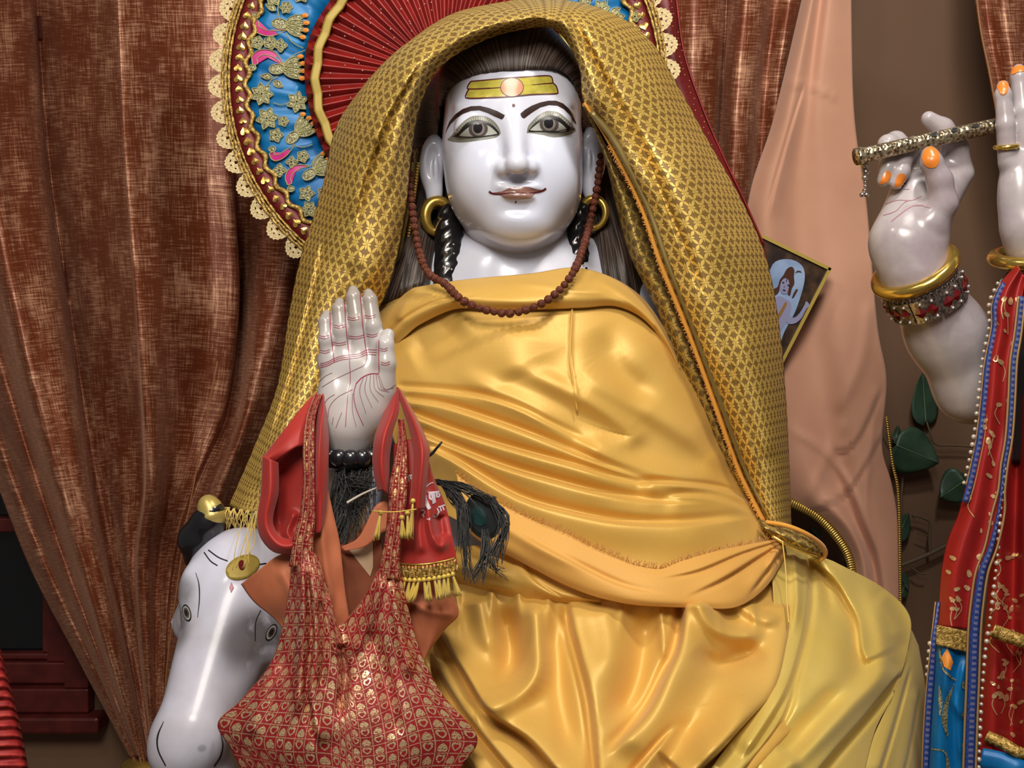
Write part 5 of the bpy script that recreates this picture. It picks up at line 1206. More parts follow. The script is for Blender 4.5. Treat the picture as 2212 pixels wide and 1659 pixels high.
for k in range(26):
    tt = k/26; q = spline([(1450, -10), (1470, 110), (1500, 215), (1545, 325)], 27)[k]; o = bpy.data.objects.new('gold_fleck', ms.copy() if k == 0 else mf); COL.objects.link(o); o.parent = veil
    if k == 0: mf = o.data; mf.materials.clear(); mf.materials.append(M['sequin'])
    o.location = P(q[0]+rng.uniform(-8, 6), q[1], .388)
# ------------------------------------------------------------------ small print in a thin gold frame
pic = empty('framed_picture'); tag(pic, 'small dark framed print of a pale figure, tilted behind the shawl', 'picture')
PYY = .455
TR = np.array((1792., 581.)); ex = np.array((.9007, .4344)); ey = np.array((-.4570, .8894)); PW, PH = 205., 320.
def pq(u, v, dy=0): q = TR-ex*u+ey*v; return P(q[0], q[1], PYY+dy)
def slab(name, u0, u1, v0, v1, y0, y1, mat, par):
    V = [pq(u, v, y) for y in (y0, y1) for u, v in ((u0, v0), (u1, v0), (u1, v1), (u0, v1))]; F = [(0, 1, 2, 3), (7, 6, 5, 4), (0, 4, 5, 1), (1, 5, 6, 2), (2, 6, 7, 3), (3, 7, 4, 0)]
    return link(name, mesh(name, V, F, smooth=False), par, mat)
slab('print', 0, PW, 0, PH, 0, .006, M['pic_dark'], pic)
for a in ((0, PW, -4, 3), (0, PW, PH-3, PH+4)): slab('frame_bar', a[0]-3, a[1]+3, a[2], a[3], -.004, .008, M['gold_old'], pic)
for a in ((-4, 3, 0, PH), (PW-3, PW+4, 0, PH)): slab('frame_bar', a[0], a[1], a[2]-3, a[3]+3, -.004, .008, M['gold_old'], pic)
def pp(cx, cy): return (1640+cx/5.53, 500+cy/5.53)
def patch(name, pts, mat, lift, sm=0):
    pts = np.array([pp(*q) for q in pts]); 
    if sm: pts = spline(np.vstack([pts, pts[:1]]), sm)[:-1]
    v, e, f, *_ = delaunay_2d_cdt([Vector(q) for q in pts], [(i, (i+1) % len(pts)) for i in range(len(pts))], [], 1, 1e-4)
    V = [P(q[0], q[1], PYY-lift) for q in v]; V2 = [P(q[0], q[1], PYY+.001) for q in v]; k = len(V)
    o = link(name, mesh(name, V, [tuple(q)[::-1] for q in f], smooth=False), pic, mat); return o
patch('printed_sky', [(120, 480), (180, 370), (300, 330), (430, 350), (520, 420), (545, 520), (530, 650), (480, 820), (420, 980), (300, 1200), (240, 1350), (200, 1100), (120, 800)], M['pic_sky'], .0012, 50)
patch('printed_body', [(180, 800), (240, 770), (310, 800), (370, 840), (385, 920), (360, 1000), (320, 1080), (260, 1200), (240, 1340), (215, 1200), (190, 1050)], M['pic_skin'], .0020, 40)
patch('printed_arm', [(330, 960), (400, 1030), (470, 990), (540, 880), (560, 830), (600, 880), (560, 930), (500, 1040), (420, 1100), (330, 1090)], M['pic_skin'], .0024, 40)
patch('printed_sash', [(310, 840), (330, 870), (240, 1040), (200, 1090), (190, 1050), (260, 930)], M['pic_gold'], .0028, 30)
patch('printed_hair', [(150, 740), (170, 690), (220, 660), (245, 580), (290, 520), (330, 450), (385, 420), (420, 460), (415, 540), (420, 620), (390, 680), (370, 760), (340, 740), (360, 620), (330, 560), (280, 570), (250, 640), (235, 720), (190, 760)], M['pic_brown'], .0026, 70)
patch('printed_face', [(255, 620), (290, 565), (340, 560), (385, 590), (395, 650), (370, 710), (320, 745), (270, 735), (248, 680)], M['pic_skin'], .0024, 30)
for q in ([(275, 605), (300, 600), (300, 618), (278, 618)], [(340, 630), (372, 640), (368, 655), (340, 648)], [(280, 690), (320, 700), (312, 712), (285, 705)], [(300, 650), (306, 650), (300, 675), (294, 672)], [(326, 565), (336, 565), (330, 600), (322, 598)]): patch('printed_feature', q, M['pic_line'], .0034)
patch('printed_crescent', [(430, 500), (450, 470), (490, 470), (515, 495), (485, 482), (455, 484)], M['pic_brown'], .0026)
patch('printed_serpent', [(390, 790), (410, 740), (440, 690), (465, 690), (440, 740), (410, 790)], M['pic_brown'], .0028)
# ------------------------------------------------------------------ white bull statue at the left
bull = empty('bull_statue'); tag(bull, 'white marble bull head with black horn and gold forehead disc', 'statue')
def bull_sdf(p):
    d = ell(p, P(528, 1265, -.085), (.072, .070, .072), rot('Y', -12))
    d = smin(d, cone(p, P(512, 1310, -.115), P(425, 1570, -.20), .058, .040), .03)
    d = smin(d, ell(p, P(402, 1612, -.205), (.041, .046, .040), rot('Y', -12)), .022)
    d = smin(d, ell(p, P(432, 1675, -.185), (.040, .04, .03)), .02)
    d = smin(d, ell(p, P(432, 1285, -.125), (.020, .022, .034), rot('Y', -10)), .016)    # brow ridges
    d = smin(d, ell(p, P(605, 1320, -.125), (.024, .022, .034), rot('Y', 10)), .018)
    d = smin(d, ell(p, P(410, 1345, -.10), (.020, .024, .026)), .014)
    d = smin(d, ell(p, P(590, 1385, -.14), (.026, .022, .026)), .016)
    d = smin(d, cone(p, P(392, 1345, -.075), P(370, 1352, -.072), .012, .0055), .008)
    d = smin(d, cone(p, P(482, 1330, -.145), P(425, 1560, -.216), .022, .022), .04)      # nose ridge
    d = smax(d, -ell(p, P(404, 1326, -.128), (.010, .008, .013)), .008)
    d = smin(d, ell(p, P(405, 1327, -.115), (.0085, .009, .011)), .003)
    d = smin(d, cone(p, P(560, 1300, -.02), P(650, 1480, .03), .08, .085), .04)
    return d
uv_, uf = nets(bull_sdf, P(300, 1760, -.25)-[.02, .03, 0], P(860, 1110, .1)+[0.02, .16, .02], .0034)
def _bull_mat():
    def spot(c, r):
        x, y, z = objxyz(); c = np.array(c); d = ((x-float(c[0]))*(x-float(c[0]))+(z-float(c[2]))*(z-float(c[2])))
        return 1-X.m('SQRT', d).ss(r*.3, r)
    s1 = spot(P(552, 1366, -.15), .05); s2 = spot(P(412, 1265, -.12), .022); s3 = spot(P(408, 1335, -.12), .03); s4 = spot(P(440, 1612, -.24), .006)
    n = noise(30, detail=4)
    base = mixc(noise(9, detail=4).ss(.4, .7), srgb(206, 206, 222), srgb(188, 184, 194))
    st_ = mx(mx(s1*.8, s3*.65), mx(s2*.5, s4*.4))*n.ss(.25, .5)
    return {'Base Color': mixc(st_, base, srgb(70, 64, 58))}
M['bull'] = material('smudged_white_marble', rough=.3, spec=.4, coat=.1, build=_bull_mat)
link('head', mesh('head', uv_, uf), bull, M['bull']); UT = bvh(uv_, uf)
hn = lambda p: chain(p, [P(428, 1205, -.075), P(428, 1165, -.085), P(448, 1130, -.09), P(458, 1108, -.092)], [.017, .0235, .020, .0165], .006)
v, f = nets(hn, P(370, 1240, -.08)-[.0, .05, 0], P(510, 1080, -.08)+[0, .05, 0], .003); hr = link('horn', mesh('horn', v, f), bull, M['black_gloss']); hr['label'] = 'black horn with a brass tip'
v, f = nets(lambda p: chain(p, [P(457, 1112, -.092), P(453, 1098, -.092), P(449, 1088, -.092)], [.0180, .0150, .0110], .003), P(400, 1140, -.08)-[0, .05, 0], P(510, 1060, -.08)+[0, .05, 0], .0022); link('horn_tip', mesh('horn_tip', v, f), hr, M['horn_tip'])
v, f = nets(lambda p: chain(p, [P(640, 1190, -.04), P(660, 1150, -.05), P(650, 1115, -.055)], [.018, .022, .014], .006), P(580, 1240, -.05)-[0, .05, 0], P(720, 1080, -.05)+[0, .05, 0], .004); link('horn', mesh('horn', v, f), bull, M['black_gloss'])
a = np.linspace(0, 2*np.pi, 40, endpoint=False)
dpoly = np.stack([524+36*np.cos(a)-3*np.sin(a), 1226-7*np.cos(a)+26*np.sin(a)], -1)
dk = paint('forehead_disc', [poly_on(UT, dpoly, .0025, 6)], M['gold_old'], bull); dk['label'] = 'flat gold disc with a red stone on the forehead'; solid(dk, .0025)
paint('disc_stone', [poly_on(UT, np.stack([522+7*np.cos(a), 1222+10*np.sin(a)], -1), .0045, 3)], M['gem'], dk)
paint('disc_drop', [poly_on(UT, [(500, 1258), (505, 1268), (499, 1280), (495, 1270)], .002, 3)], M['line_red'], dk)
paint('painted_line', [stroke_on(UT, [(441, 1193), (455, 1212), (470, 1222)], 2.5)], M['line_black'], bull); paint('painted_line', [stroke_on(UT, [(450, 1188), (472, 1204), (492, 1212)], 2.5)], M['line_black'], bull); paint('painted_line', [stroke_on(UT, [(558, 1220), (575, 1217)], 3)], M['line_black'], bull)
paint('painted_line', [stroke_on(UT, [(423, 1237), (430, 1262), (431, 1295), (427, 1334)], [1, 2.4, 2, 1])], M['line_black'], bull)
paint('painted_line', [stroke_on(UT, [(354, 1558), (341, 1590), (342, 1620), (358, 1654)], [1, 3.6, 3.2, 2.6])], M['line_black'], bull)
paint('painted_line', [stroke_on(UT, [(476, 1585), (481, 1608), (476, 1634), (462, 1656)], [1, 2.6, 3.4, 3])], M['line_black'], bull)
paint('painted_line', [stroke_on(UT, [(563, 1318), (552, 1345), (551, 1385)], 1.8)], M['line_black'], bull)
def eyeparts(c, rx, ry, ang):
    ca, sa = math.cos(ang), math.sin(ang)
    def el(k, dx=0, dy=0): q = np.stack([rx*k*np.cos(a), ry*k*np.sin(a)], -1)@np.array([[ca, sa], [-sa, ca]]); return q+np.array(c)+(dx, dy)
    e = paint('eye', [poly_on(UT, el(1), .0006, 3)], M['line_black'], bull); paint('eye_white', [poly_on(UT, el(.82), .0010, 3)], M['sclera'], e); paint('iris', [poly_on(UT, el(.58), .0014, 3)], M['iris'], e); paint('pupil', [poly_on(UT, el(.36), .0018, 3)], M['pupil'], e)
eyeparts((404, 1324), 9, 19, R(-14)); eyeparts((586, 1366), 10, 20, R(28))
# ------------------------------------------------------------------ rust cloth bag behind the brocade bag
rb = empty('rust_bag'); tag(rb, 'rust orange cloth bag with pointed corners hanging behind the red brocade bag', 'bag')
rc = [[(520, 1262, -.235), (548, 1300, -.24), (600, 1345, -.24), (650, 1420, -.24)], [(585, 1210, -.25), (612, 1290, -.255), (645, 1350, -.25), (690, 1430, -.25)], [(640, 1165, -.255), (672, 1280, -.26), (695, 1350, -.255), (725, 1440, -.25)],
      [(690, 1010, -.235), (712, 1110, -.25), (728, 1180, -.25), (740, 1290, -.25), (760, 1440, -.25)], [(700, 1030, -.23), (722, 1120, -.24), (735, 1186, -.24), (748, 1290, -.245), (775, 1440, -.245)]]
cloth('front_panel', rc, 60, 60, M['rust_cloth'], rb, strokes=[([(690, 1060), (700, 1200), (720, 1320)], 9, .008, 'r'), ([(600, 1220), (640, 1300), (680, 1380)], 12, .006, 'r')], thick=.0015, wr=(.002, .05))
rc2 = [[(725, 1178, -.232), (735, 1300, -.238), (760, 1440, -.24)], [(760, 1165, -.222), (775, 1300, -.228), (800, 1440, -.235)], [(815, 1095, -.222), (835, 1280, -.232), (850, 1440, -.24)]]
bp = cloth('back_panel', rc2, 40, 50, M['rust_dark'], rb, thick=.0015, wr=(.002, .05))
rc3 = [[(735, 1182, -.236), (745, 1190, -.238)], [(775, 1160, -.24), (790, 1180, -.242)], [(812, 1092, -.24), (826, 1150, -.242)], [(850, 1080, -.235), (850, 1150, -.238)]]
cloth('neck_edge', rc3, 40, 8, M['rust_cloth'], rb, thick=.0015)
rc4 = [[(850, 1190, -.238), (860, 1280, -.25), (870, 1360, -.25), (880, 1440, -.25)], [(905, 1230, -.24), (915, 1300, -.255), (915, 1370, -.25), (905, 1440, -.25)], [(955, 1262, -.235), (950, 1310, -.25), (935, 1380, -.25), (915, 1430, -.25)], [(982, 1290, -.23), (990, 1328, -.235), (960, 1362, -.235), (918, 1420, -.235)]]
cloth('front_panel', rc4, 40, 40, M['rust_cloth'], rb, strokes=[([(880, 1300), (930, 1320), (985, 1330)], 9, .006, 'r')], thick=.0015, wr=(.002, .05))
btree = bvh_of(bp); bpy.context.view_layer.update(); btree = bvh_of(bp)
paint('beige_patch', [poly_on(btree, [(752, 1186), (775, 1170), (806, 1150), (806, 1225), (800, 1245)], .001, 8)], M['beige_patch'], rb)
# ------------------------------------------------------------------ red brocade bag with two straps
bag = empty('brocade_bag'); tag(bag, 'red bag with gold heart brocade hanging by two straps from the raised wrist', 'bag')
bc = [[(630, 1180, -.272), (622, 1290, -.272), (590, 1420, -.275), (524, 1508, -.275), (470, 1562, -.27), (500, 1620, -.275), (540, 1700, -.28)],
      [(648, 1186, -.285), (646, 1300, -.29), (628, 1430, -.295), (575, 1530, -.295), (540, 1592, -.295), (560, 1640, -.295), (590, 1710, -.30)],
      [(670, 1192, -.285), (682, 1300, -.30), (676, 1430, -.31), (640, 1540, -.315), (620, 1612, -.315), (630, 1660, -.315), (650, 1720, -.315)],
      [(692, 1215, -.275), (716, 1310, -.29), (730, 1420, -.305), (720, 1550, -.325), (715, 1622, -.33), (720, 1670, -.33), (725, 1725, -.33)],
      [(724, 1345, -.268), (738, 1396, -.285), (752, 1460, -.305), (768, 1560, -.325), (775, 1630, -.33), (780, 1680, -.33), (785, 1725, -.33)],
      [(776, 1306, -.275), (792, 1370, -.29), (815, 1450, -.305), (840, 1550, -.32), (850, 1622, -.325), (850, 1680, -.325), (845, 1725, -.325)],
      [(822, 1228, -.285), (840, 1320, -.295), (866, 1420, -.30), (902, 1520, -.31), (925, 1602, -.31), (920, 1660, -.31), (900, 1720, -.31)],
      [(864, 1222, -.272), (884, 1320, -.275), (910, 1412, -.28), (956, 1500, -.285), (1030, 1590, -.28), (1002, 1650, -.285), (960, 1715, -.29)]]
bg_st = [([(690, 1620), (670, 1500), (680, 1380), (670, 1230)], 12, .016, 'p', (.1, .05)), ([(640, 1560), (650, 1430), (655, 1300), (650, 1200)], 10, .012, 'r'), ([(735, 1390), (745, 1460), (730, 1560)], 10, -.014, 'r', (.05, .3)), ([(712, 1280), (728, 1370), (735, 1420)], 7, .012, 'r', (.1, .1)),
         ([(830, 1240), (800, 1330), (760, 1420)], 12, .010, 'r'), ([(850, 1240), (862, 1350), (890, 1470)], 12, .012, 'r'), ([(800, 1350), (830, 1460), (860, 1600)], 16, -.008, 'r'), ([(690, 1290), (700, 1400), (690, 1500)], 8, -.012, 'r'), ([(600, 1420), (560, 1520), (540, 1600)], 16, .008, 'r')]
cloth('bag_front', bc, 150, 130, M['bag'], bag, strokes=bg_st, thick=.0018, wr=(.003, .03))
bk = [[(q[0]+(4 if i < 4 else -4), q[1]+4, q[2]+.022) for q in c] for i, c in enumerate(bc)]
cloth('bag_back', bk, 50, 40, M['bag'], bag, thick=.0018)
def strap(pts, w, name='strap'):
    """gathered strap: several narrow rolls side by side"""
    pts = np.array(pts, float); C = spline(pts, 70); T = np.gradient(C[:, :2], axis=0); T /= np.linalg.norm(T, axis=1)[:, None]; N = np.stack([-T[:, 1], T[:, 0]], -1)
    ww = np.interp(np.linspace(0, 1, 70), np.linspace(0, 1, len(w)), w)[:, None]/2; m = 25; G = []
    for k in range(m):
        s = -1+2*k/(m-1); G.append(np.concatenate([C[:, :2]+N*ww*s, (C[:, 2]+.006*(s*s)-.0035*np.cos(s*9.4))[:, None]], 1))
    G = np.array(G); V = P(G[..., 0], G[..., 1], G[..., 2]); Fq = grid_faces(m, 70); A = V.reshape(-1, 3); a0, b0, c0 = A[Fq[600][:3]]
    if np.dot(np.cross(b0-a0, c0-a0), CAM-a0) < 0: Fq = Fq[:, ::-1]
    o = link(name, mesh(name, A, Fq, grid_uv(V)), bag, M['bag']); solid(o, .002); return o
strap([(688, 850, -.215), (672, 900, -.245), (667, 960, -.262), (668, 1050, -.272), (664, 1120, -.28), (655, 1170, -.285), (652, 1225, -.288)], [16, 22, 28, 26, 34, 44, 56])
strap([(866, 905, -.215), (869, 960, -.245), (862, 1040, -.268), (856, 1120, -.28), (846, 1190, -.288), (840, 1250, -.29)], [10, 26, 42, 40, 38, 50])
# ------------------------------------------------------------------ plain red scarf looped over the wrist
sf = empty('red_scarf'); tag(sf, 'plain red satin scarf with white lettering and gold tassels looped over the wrist', 'scarf')
cloth('left_flap', [[(696, 836, -.185), (662, 868, -.21), (612, 930, -.235), (566, 988, -.245)], [(698, 860, -.195), (668, 900, -.225), (622, 950, -.25), (572, 992, -.255)], [(702, 905, -.20), (676, 935, -.232), (630, 968, -.255), (582, 1004, -.25)], [(708, 935, -.20), (690, 950, -.23), (640, 968, -.25), (588, 1010, -.238)]], 40, 50, M['red_cloth'], sf, thick=.0016, wr=(.0015, .05))
cloth('left_loop_back', [[(572, 985, -.235), (568, 1070, -.24), (570, 1150, -.245), (600, 1186, -.25)], [(620, 960, -.228), (605, 1060, -.228), (605, 1140, -.235), (625, 1180, -.245)], [(670, 935, -.225), (660, 1050, -.228), (655, 1130, -.235), (650, 1180, -.25)], [(700, 930, -.225), (705, 1040, -.235), (700, 1110, -.24), (690, 1160, -.25)]], 40, 50, M['red_cloth'], sf, strokes=[([(640, 1100), (620, 1150), (650, 1180)], 9, .008, 'r'), ([(610, 1000), (600, 1080), (605, 1150)], 16, -.008, 'r')], thick=.0016)
cloth('left_rim', [[(566, 985, -.25), (563, 1060, -.258), (555, 1120, -.262), (562, 1160, -.265), (590, 1192, -.268), (630, 1196, -.27), (660, 1180, -.268)], [(584, 992, -.26), (584, 1060, -.268), (574, 1118, -.272), (580, 1150, -.275), (602, 1176, -.278), (630, 1178, -.278), (655, 1160, -.275)], [(602, 1000, -.25), (602, 1062, -.255), (590, 1115, -.26), (594, 1142, -.262), (608, 1160, -.265), (630, 1162, -.266), (650, 1142, -.262)]], 16, 70, M['red_cloth'], sf, thick=.0016)
cloth('left_band', [[(694, 842, -.19), (684, 900, -.228), (676, 980, -.25), (672, 1060, -.255), (672, 1150, -.262)], [(698, 842, -.205), (698, 900, -.24), (694, 980, -.262), (692, 1060, -.268), (690, 1150, -.272)], [(700, 842, -.195), (710, 930, -.228), (710, 990, -.25), (708, 1060, -.256), (700, 1130, -.262)]], 24, 60, M['red_cloth'], sf, strokes=[([(694, 880), (688, 980), (684, 1090)], 5, .006, 'r')], thick=.0016)
cloth('right_loop', [[(846, 836, -.185), (828, 890, -.215), (810, 940, -.235), (804, 990, -.245), (808, 1030, -.25), (816, 1062, -.25)], [(856, 838, -.20), (846, 890, -.235), (830, 940, -.255), (824, 990, -.262), (826, 1030, -.264), (830, 1060, -.262)], [(862, 842, -.195), (862, 890, -.222), (850, 930, -.236), (842, 990, -.245), (842, 1040, -.25), (842, 1075, -.25)]], 24, 60, M['red_cloth'], sf, thick=.0016)
cloth('right_band', [[(852, 836, -.18), (868, 880, -.215), (884, 930, -.24), (892, 975, -.258), (890, 1030, -.268), (884, 1090, -.272)], [(860, 838, -.195), (886, 890, -.235), (906, 940, -.262), (912, 980, -.276), (908, 1040, -.282), (902, 1100, -.282)], [(866, 842, -.185), (902, 905, -.222), (926, 960, -.25), (928, 985, -.262), (922, 1040, -.268), (918, 1100, -.27)]], 24, 60, M['red_cloth'], sf, thick=.0016)
pan = cloth('lettered_panel', [[(850, 960, -.225), (850, 1050, -.235), (852, 1140, -.245), (856, 1232, -.255)], [(890, 950, -.23), (892, 1050, -.245), (896, 1140, -.258), (898, 1230, -.268)], [(922, 985, -.225), (932, 1060, -.245), (938, 1140, -.26), (944, 1225, -.268)], [(936, 1030, -.215), (962, 1090, -.235), (978, 1160, -.25), (988, 1218, -.255)]], 60, 60, M['red_cloth'], sf, strokes=[([(925, 1060), (930, 1140), (950, 1180), (972, 1160)], 10, .008, 'r'), ([(915, 1080), (905, 1140), (910, 1200)], 10, .006, 'r'), ([(948, 1110), (955, 1160)], 12, -.010, 'r')], thick=.0016)
bpy.context.view_layer.update(); PT = bvh_of(pan)
def cs(cx, cy): return (680+cx/4.366, 940+cy/4.366)
def letter(strokes_, w=3.2):
    paint('printed_letter', [stroke_on(PT, [cs(*q) for q in s_], w, .0010) for s_ in strokes_], M['print_white'], sf)
letter([[(830, 385), (935, 378)], [(865, 380), (868, 440)], [(885, 382), (888, 440)], [(850, 395), (838, 415), (855, 425)], [(905, 385), (912, 420), (930, 410)]], 2.6)
letter([[(1070, 545), (1170, 535)], [(1085, 545), (1080, 590), (1100, 610)], [(1100, 545), (1115, 650)], [(1120, 545), (1130, 640)], [(1145, 540), (1150, 590), (1175, 570), (1160, 550)]], 4)
letter([[(1030, 560), (1045, 640), (1080, 700)], [(1045, 570), (1060, 640), (1085, 690)]], 5)
letter([[(1110, 760), (1140, 770), (1170, 720)], [(1150, 690), (1170, 730)], [(1160, 680), (1225, 660)], [(1180, 680), (1190, 720)], [(1200, 670), (1215, 710)]], 3)
letter([[(1005, 710), (1030, 705), (1040, 735), (1015, 745), (1030, 770)], [(1060, 790), (1085, 800), (1080, 780)]], 3)
letter([[(1050, 490), (1080, 460), (1115, 448)]], 2.2)
# gold braid and tassels along the scarf end
br = [(856, 1232, -.262), (890, 1236, -.272), (925, 1234, -.275), (960, 1228, -.27), (988, 1220, -.262)]
C = spline([P(*q) for q in br], 120)
zz = C+np.stack([np.zeros(120), -.002*np.ones(120), .007*np.sin(np.arange(120)*.95)], -1)
V, F = tube(zz, .0012, 4, 300); zb = link('gold_braid', mesh('gold_braid', V, F), sf, M['braid'])
for dz in (.008, -.004, -.009):
    V, F = tube(C[::6]+[0, -.001, dz], .0013, 5, 60); link('braid_cord', mesh('braid_cord', V, F), zb, M['gold_paint'])
def tassel(top, L, lean, name='tassel', parent=sf, n=12, seed=0):
    r = np.random.default_rng(seed); pr = [ball(top, .0028, 7, 5)]
    for k in range(n):
        a1 = r.uniform(0, 6.28); q = .0032*r.uniform(.3, 1); b = np.array(top)+[lean*.5+q*math.cos(a1)*.6, q*math.sin(a1)*.6, -L*.5]; c = np.array(top)+[lean+q*math.cos(a1)*1.3, q*math.sin(a1)*1.3, -L*r.uniform(.9, 1.05)]
        pr.append(tube([top, b, c], [.0009, .0010, .0008], 4, 6))
    o = paint(name, pr, M['tassel'], parent); return o
for i in range(13): q = C[int(4+i*8.8)]; tassel(q+[0, -.002, -.008], .0225, rng.uniform(-.009, -.001) if i < 6 else rng.uniform(-.001, .006), seed=i)
for (x, y, L) in ((822, 1108, .028), (892, 1082, .04), (880, 1108, .026), (868, 1118, .022)): tassel(P(x, y, -.285), L, rng.uniform(-.008, .002), seed=int(x))
V, F = tube([P(805, 1104, -.285), P(850, 1106, -.296), P(900, 1100, -.288)], .0007, 4, 20); link('tassel_thread', mesh('tassel_thread', V, F), sf, M['tassel'])
# ------------------------------------------------------------------ peacock feathers
def feather(lab, stem, eye, barbs, seed=0, plates=True):
    fo = empty('peacock_feather'); tag(fo, lab, 'feather', 'peacock feathers'); r = np.random.default_rng(seed)
    V, F = tube([P(*q) for q in stem], [.0016, .0012, .0007], 6, 40); link('quill', mesh('quill', V, F), fo, M['quill'] if not plates else M['feather'])
    pr = []
    for (a0, b0, c0, n, jit) in barbs:
        for k in range(n):
            j = lambda s: r.uniform(-s, s)
            A = P(a0[0]+j(jit), a0[1]+j(jit), a0[2]); B = P(b0[0]+j(jit*1.5), b0[1]+j(jit*1.5), b0[2]+j(.008)); Cc = P(c0[0]+j(jit*2), c0[1]+j(jit*2), c0[2]+j(.008)); pr.append(tube([A, B, Cc], [.0006, .0006, .0003], 3, 9, cap=False))
    o = paint('barbs', pr, M['feather'], fo); o['kind'] = 'stuff'
    if plates:
        c, rx, ry, ang, Yp = eye
        for k, nm, mt, dy in ((1.0, 'eye_outer', 'feather', 0), (.8, 'eye_ring', 'feather_dark', -.0012), (.42, 'eye_spot', 'feather_eye', -.0024)):
            q = np.stack([rx*k*np.cos(a), ry*k*np.sin(a)], -1)@np.array([[math.cos(ang), math.sin(ang)], [-math.sin(ang), math.cos(ang)]])+np.array(c)-(0 if k > .5 else 10, 0)
            Vv = [P(c[0], c[1], Yp+dy-.0008)]+[P(x, y, Yp+dy) for x, y in q]; Ff = [(0, 1+(i+1) % 40, 1+i) for i in range(40)]; solid(link(nm, mesh(nm, Vv, Ff, smooth=False), fo, M[mt]), .001)
    return fo
feather('dark peacock feather with a teal eye spot lying on the golden satin', [(935, 1038, -.20), (1000, 1062, -.225), (1050, 1120, -.235)], ((1044, 1115), 38, 52, R(-20), -.215),
        [((960, 1045, -.21), (985, 1075, -.222), (1010, 1120, -.225), 40, 9), ((985, 1060, -.215), (1000, 1110, -.228), (1002, 1180, -.23), 36, 10), ((1000, 1090, -.225), (1005, 1170, -.232), (1012, 1250, -.235), 26, 7), ((1060, 1080, -.222), (1090, 1130, -.225), (1070, 1205, -.23), 46, 8), ((1050, 1150, -.225), (1050, 1200, -.23), (1030, 1250, -.235), 34, 9), ((1060, 1190, -.225), (1065, 1215, -.228), (1085, 1240, -.23), 14, 8), ((940, 1040, -.2), (1000, 1052, -.215), (1062, 1085, -.22), 34, 6)], 3)
feather('dark feather bundle with a pale quill hanging between the bag straps', [(750, 1086, -.235), (785, 1066, -.24), (822, 1050, -.24)], None,
        [((750, 1000, -.205), (745, 1060, -.22), (740, 1130, -.225), 80, 22), ((780, 1000, -.205), (775, 1060, -.218), (765, 1120, -.222), 80, 24), ((735, 1030, -.21), (765, 1050, -.225), (800, 1045, -.23), 40, 14), ((745, 1080, -.215), (740, 1120, -.225), (735, 1170, -.228), 40, 10), ((730, 1060, -.2), (760, 1040, -.232), (805, 1040, -.238), 6, 8)], 4, False)
tw = empty('twig'); tag(tw, 'short dark twig end sticking out between the scarf and the satin', 'twig'); V, F = tube([P(905, 995, -.20), P(930, 982, -.225), P(945, 966, -.235), P(955, 954, -.235)], [.0022, .0022, .0018, .0012], 6, 20); link('twig_end', mesh('twig_end', V, F), tw, M['feather'])
# ------------------------------------------------------------------ red gauze at the bottom left
gz = empty('red_gauze'); tag(gz, 'ribbed red gauze drape in the bottom left corner', 'cloth')
cloth('gauze_panel', [[(-160, 1380, -.06), (-160, 1560, -.06), (-160, 1720, -.06)], [(-60, 1380, -.10), (-50, 1560, -.10), (-40, 1720, -.10)], [(-15, 1370, -.09), (20, 1540, -.09), (55, 1720, -.09)], [(-2, 1390, -.06), (42, 1560, -.06), (72, 1720, -.06)]], 40, 60, M['red_gauze'], gz, thick=.0016, wr=(.002, .06))
# ------------------------------------------------------------------ second statue at the right (only its arm, hands and dress show)
s2 = empty('statue'); tag(s2, 'white marble statue at the right edge raising hands with orange nails to a flute', 'statue')
Z0 = 0.0
def arm_sdf(p):
    d = chain(p, [P(2200, 760, .10), P(2098, 838, .06), P(2045, 720, .04), P(1992, 622, .01), P(1972, 585, .0)], [.05, .045, .050, .043, .041], .02)
    d = smin(d, ell(p, P(1962, 530, .0), (.046, .030, .048), rot('Y', 20)), .02)
    d = smin(d, cone(p, P(1968, 530, .006), P(2035, 400, .022), .038, .028), .02)
    d = smin(d, cone(p, P(1944, 520, .004), P(1968, 415, .02), .036, .027), .02)
    d = smin(d, cone(p, P(1990, 400, .03), P(2045, 350, .028), .024, .018), .015)
    d = smin(d, ell(p, P(2005, 500, -.018), (.024, .018, .042), rot('Y', 22)), .016)        # thumb mound
    d = smin(d, chain(p, [P(2012, 480, -.022), P(2036, 440, -.028), P(2030, 390, -.034), P(2012, 350, -.036), P(2008, 334, -.035)], [.021, .0185, .0155, .0135, .0105], .006), .008)
    d = smin(d, chain(p, [P(2040, 420, .02), P(2074, 375, .02), P(2066, 318, .012), P(2036, 278, .004), P(2006, 256, .0)], [.02, .0165, .0145, .0135, .0095], .006), .010)
    # curled fingers reaching over behind the flute
    d = smin(d, chain(p, [P(2025, 395, .028), P(1975, 318, .018), P(1955, 330, .0), P(1945, 372, -.008), P(1936, 396, -.008)], [.017, .014, .0125, .0115, .0085], .004), .006)
    d = smin(d, chain(p, [P(2010, 400, .03), P(1935, 306, .016), P(1918, 312, .004), P(1918, 362, -.004), P(1908, 390, -.006)], [.016, .0135, .0125, .0105, .008], .004), .004)
    return d
v2, f2 = nets(arm_sdf, P(1860, 930, .0)-[.02, .09, .02], P(2290, 220, .0)+[.02, .19, .02], .0034)
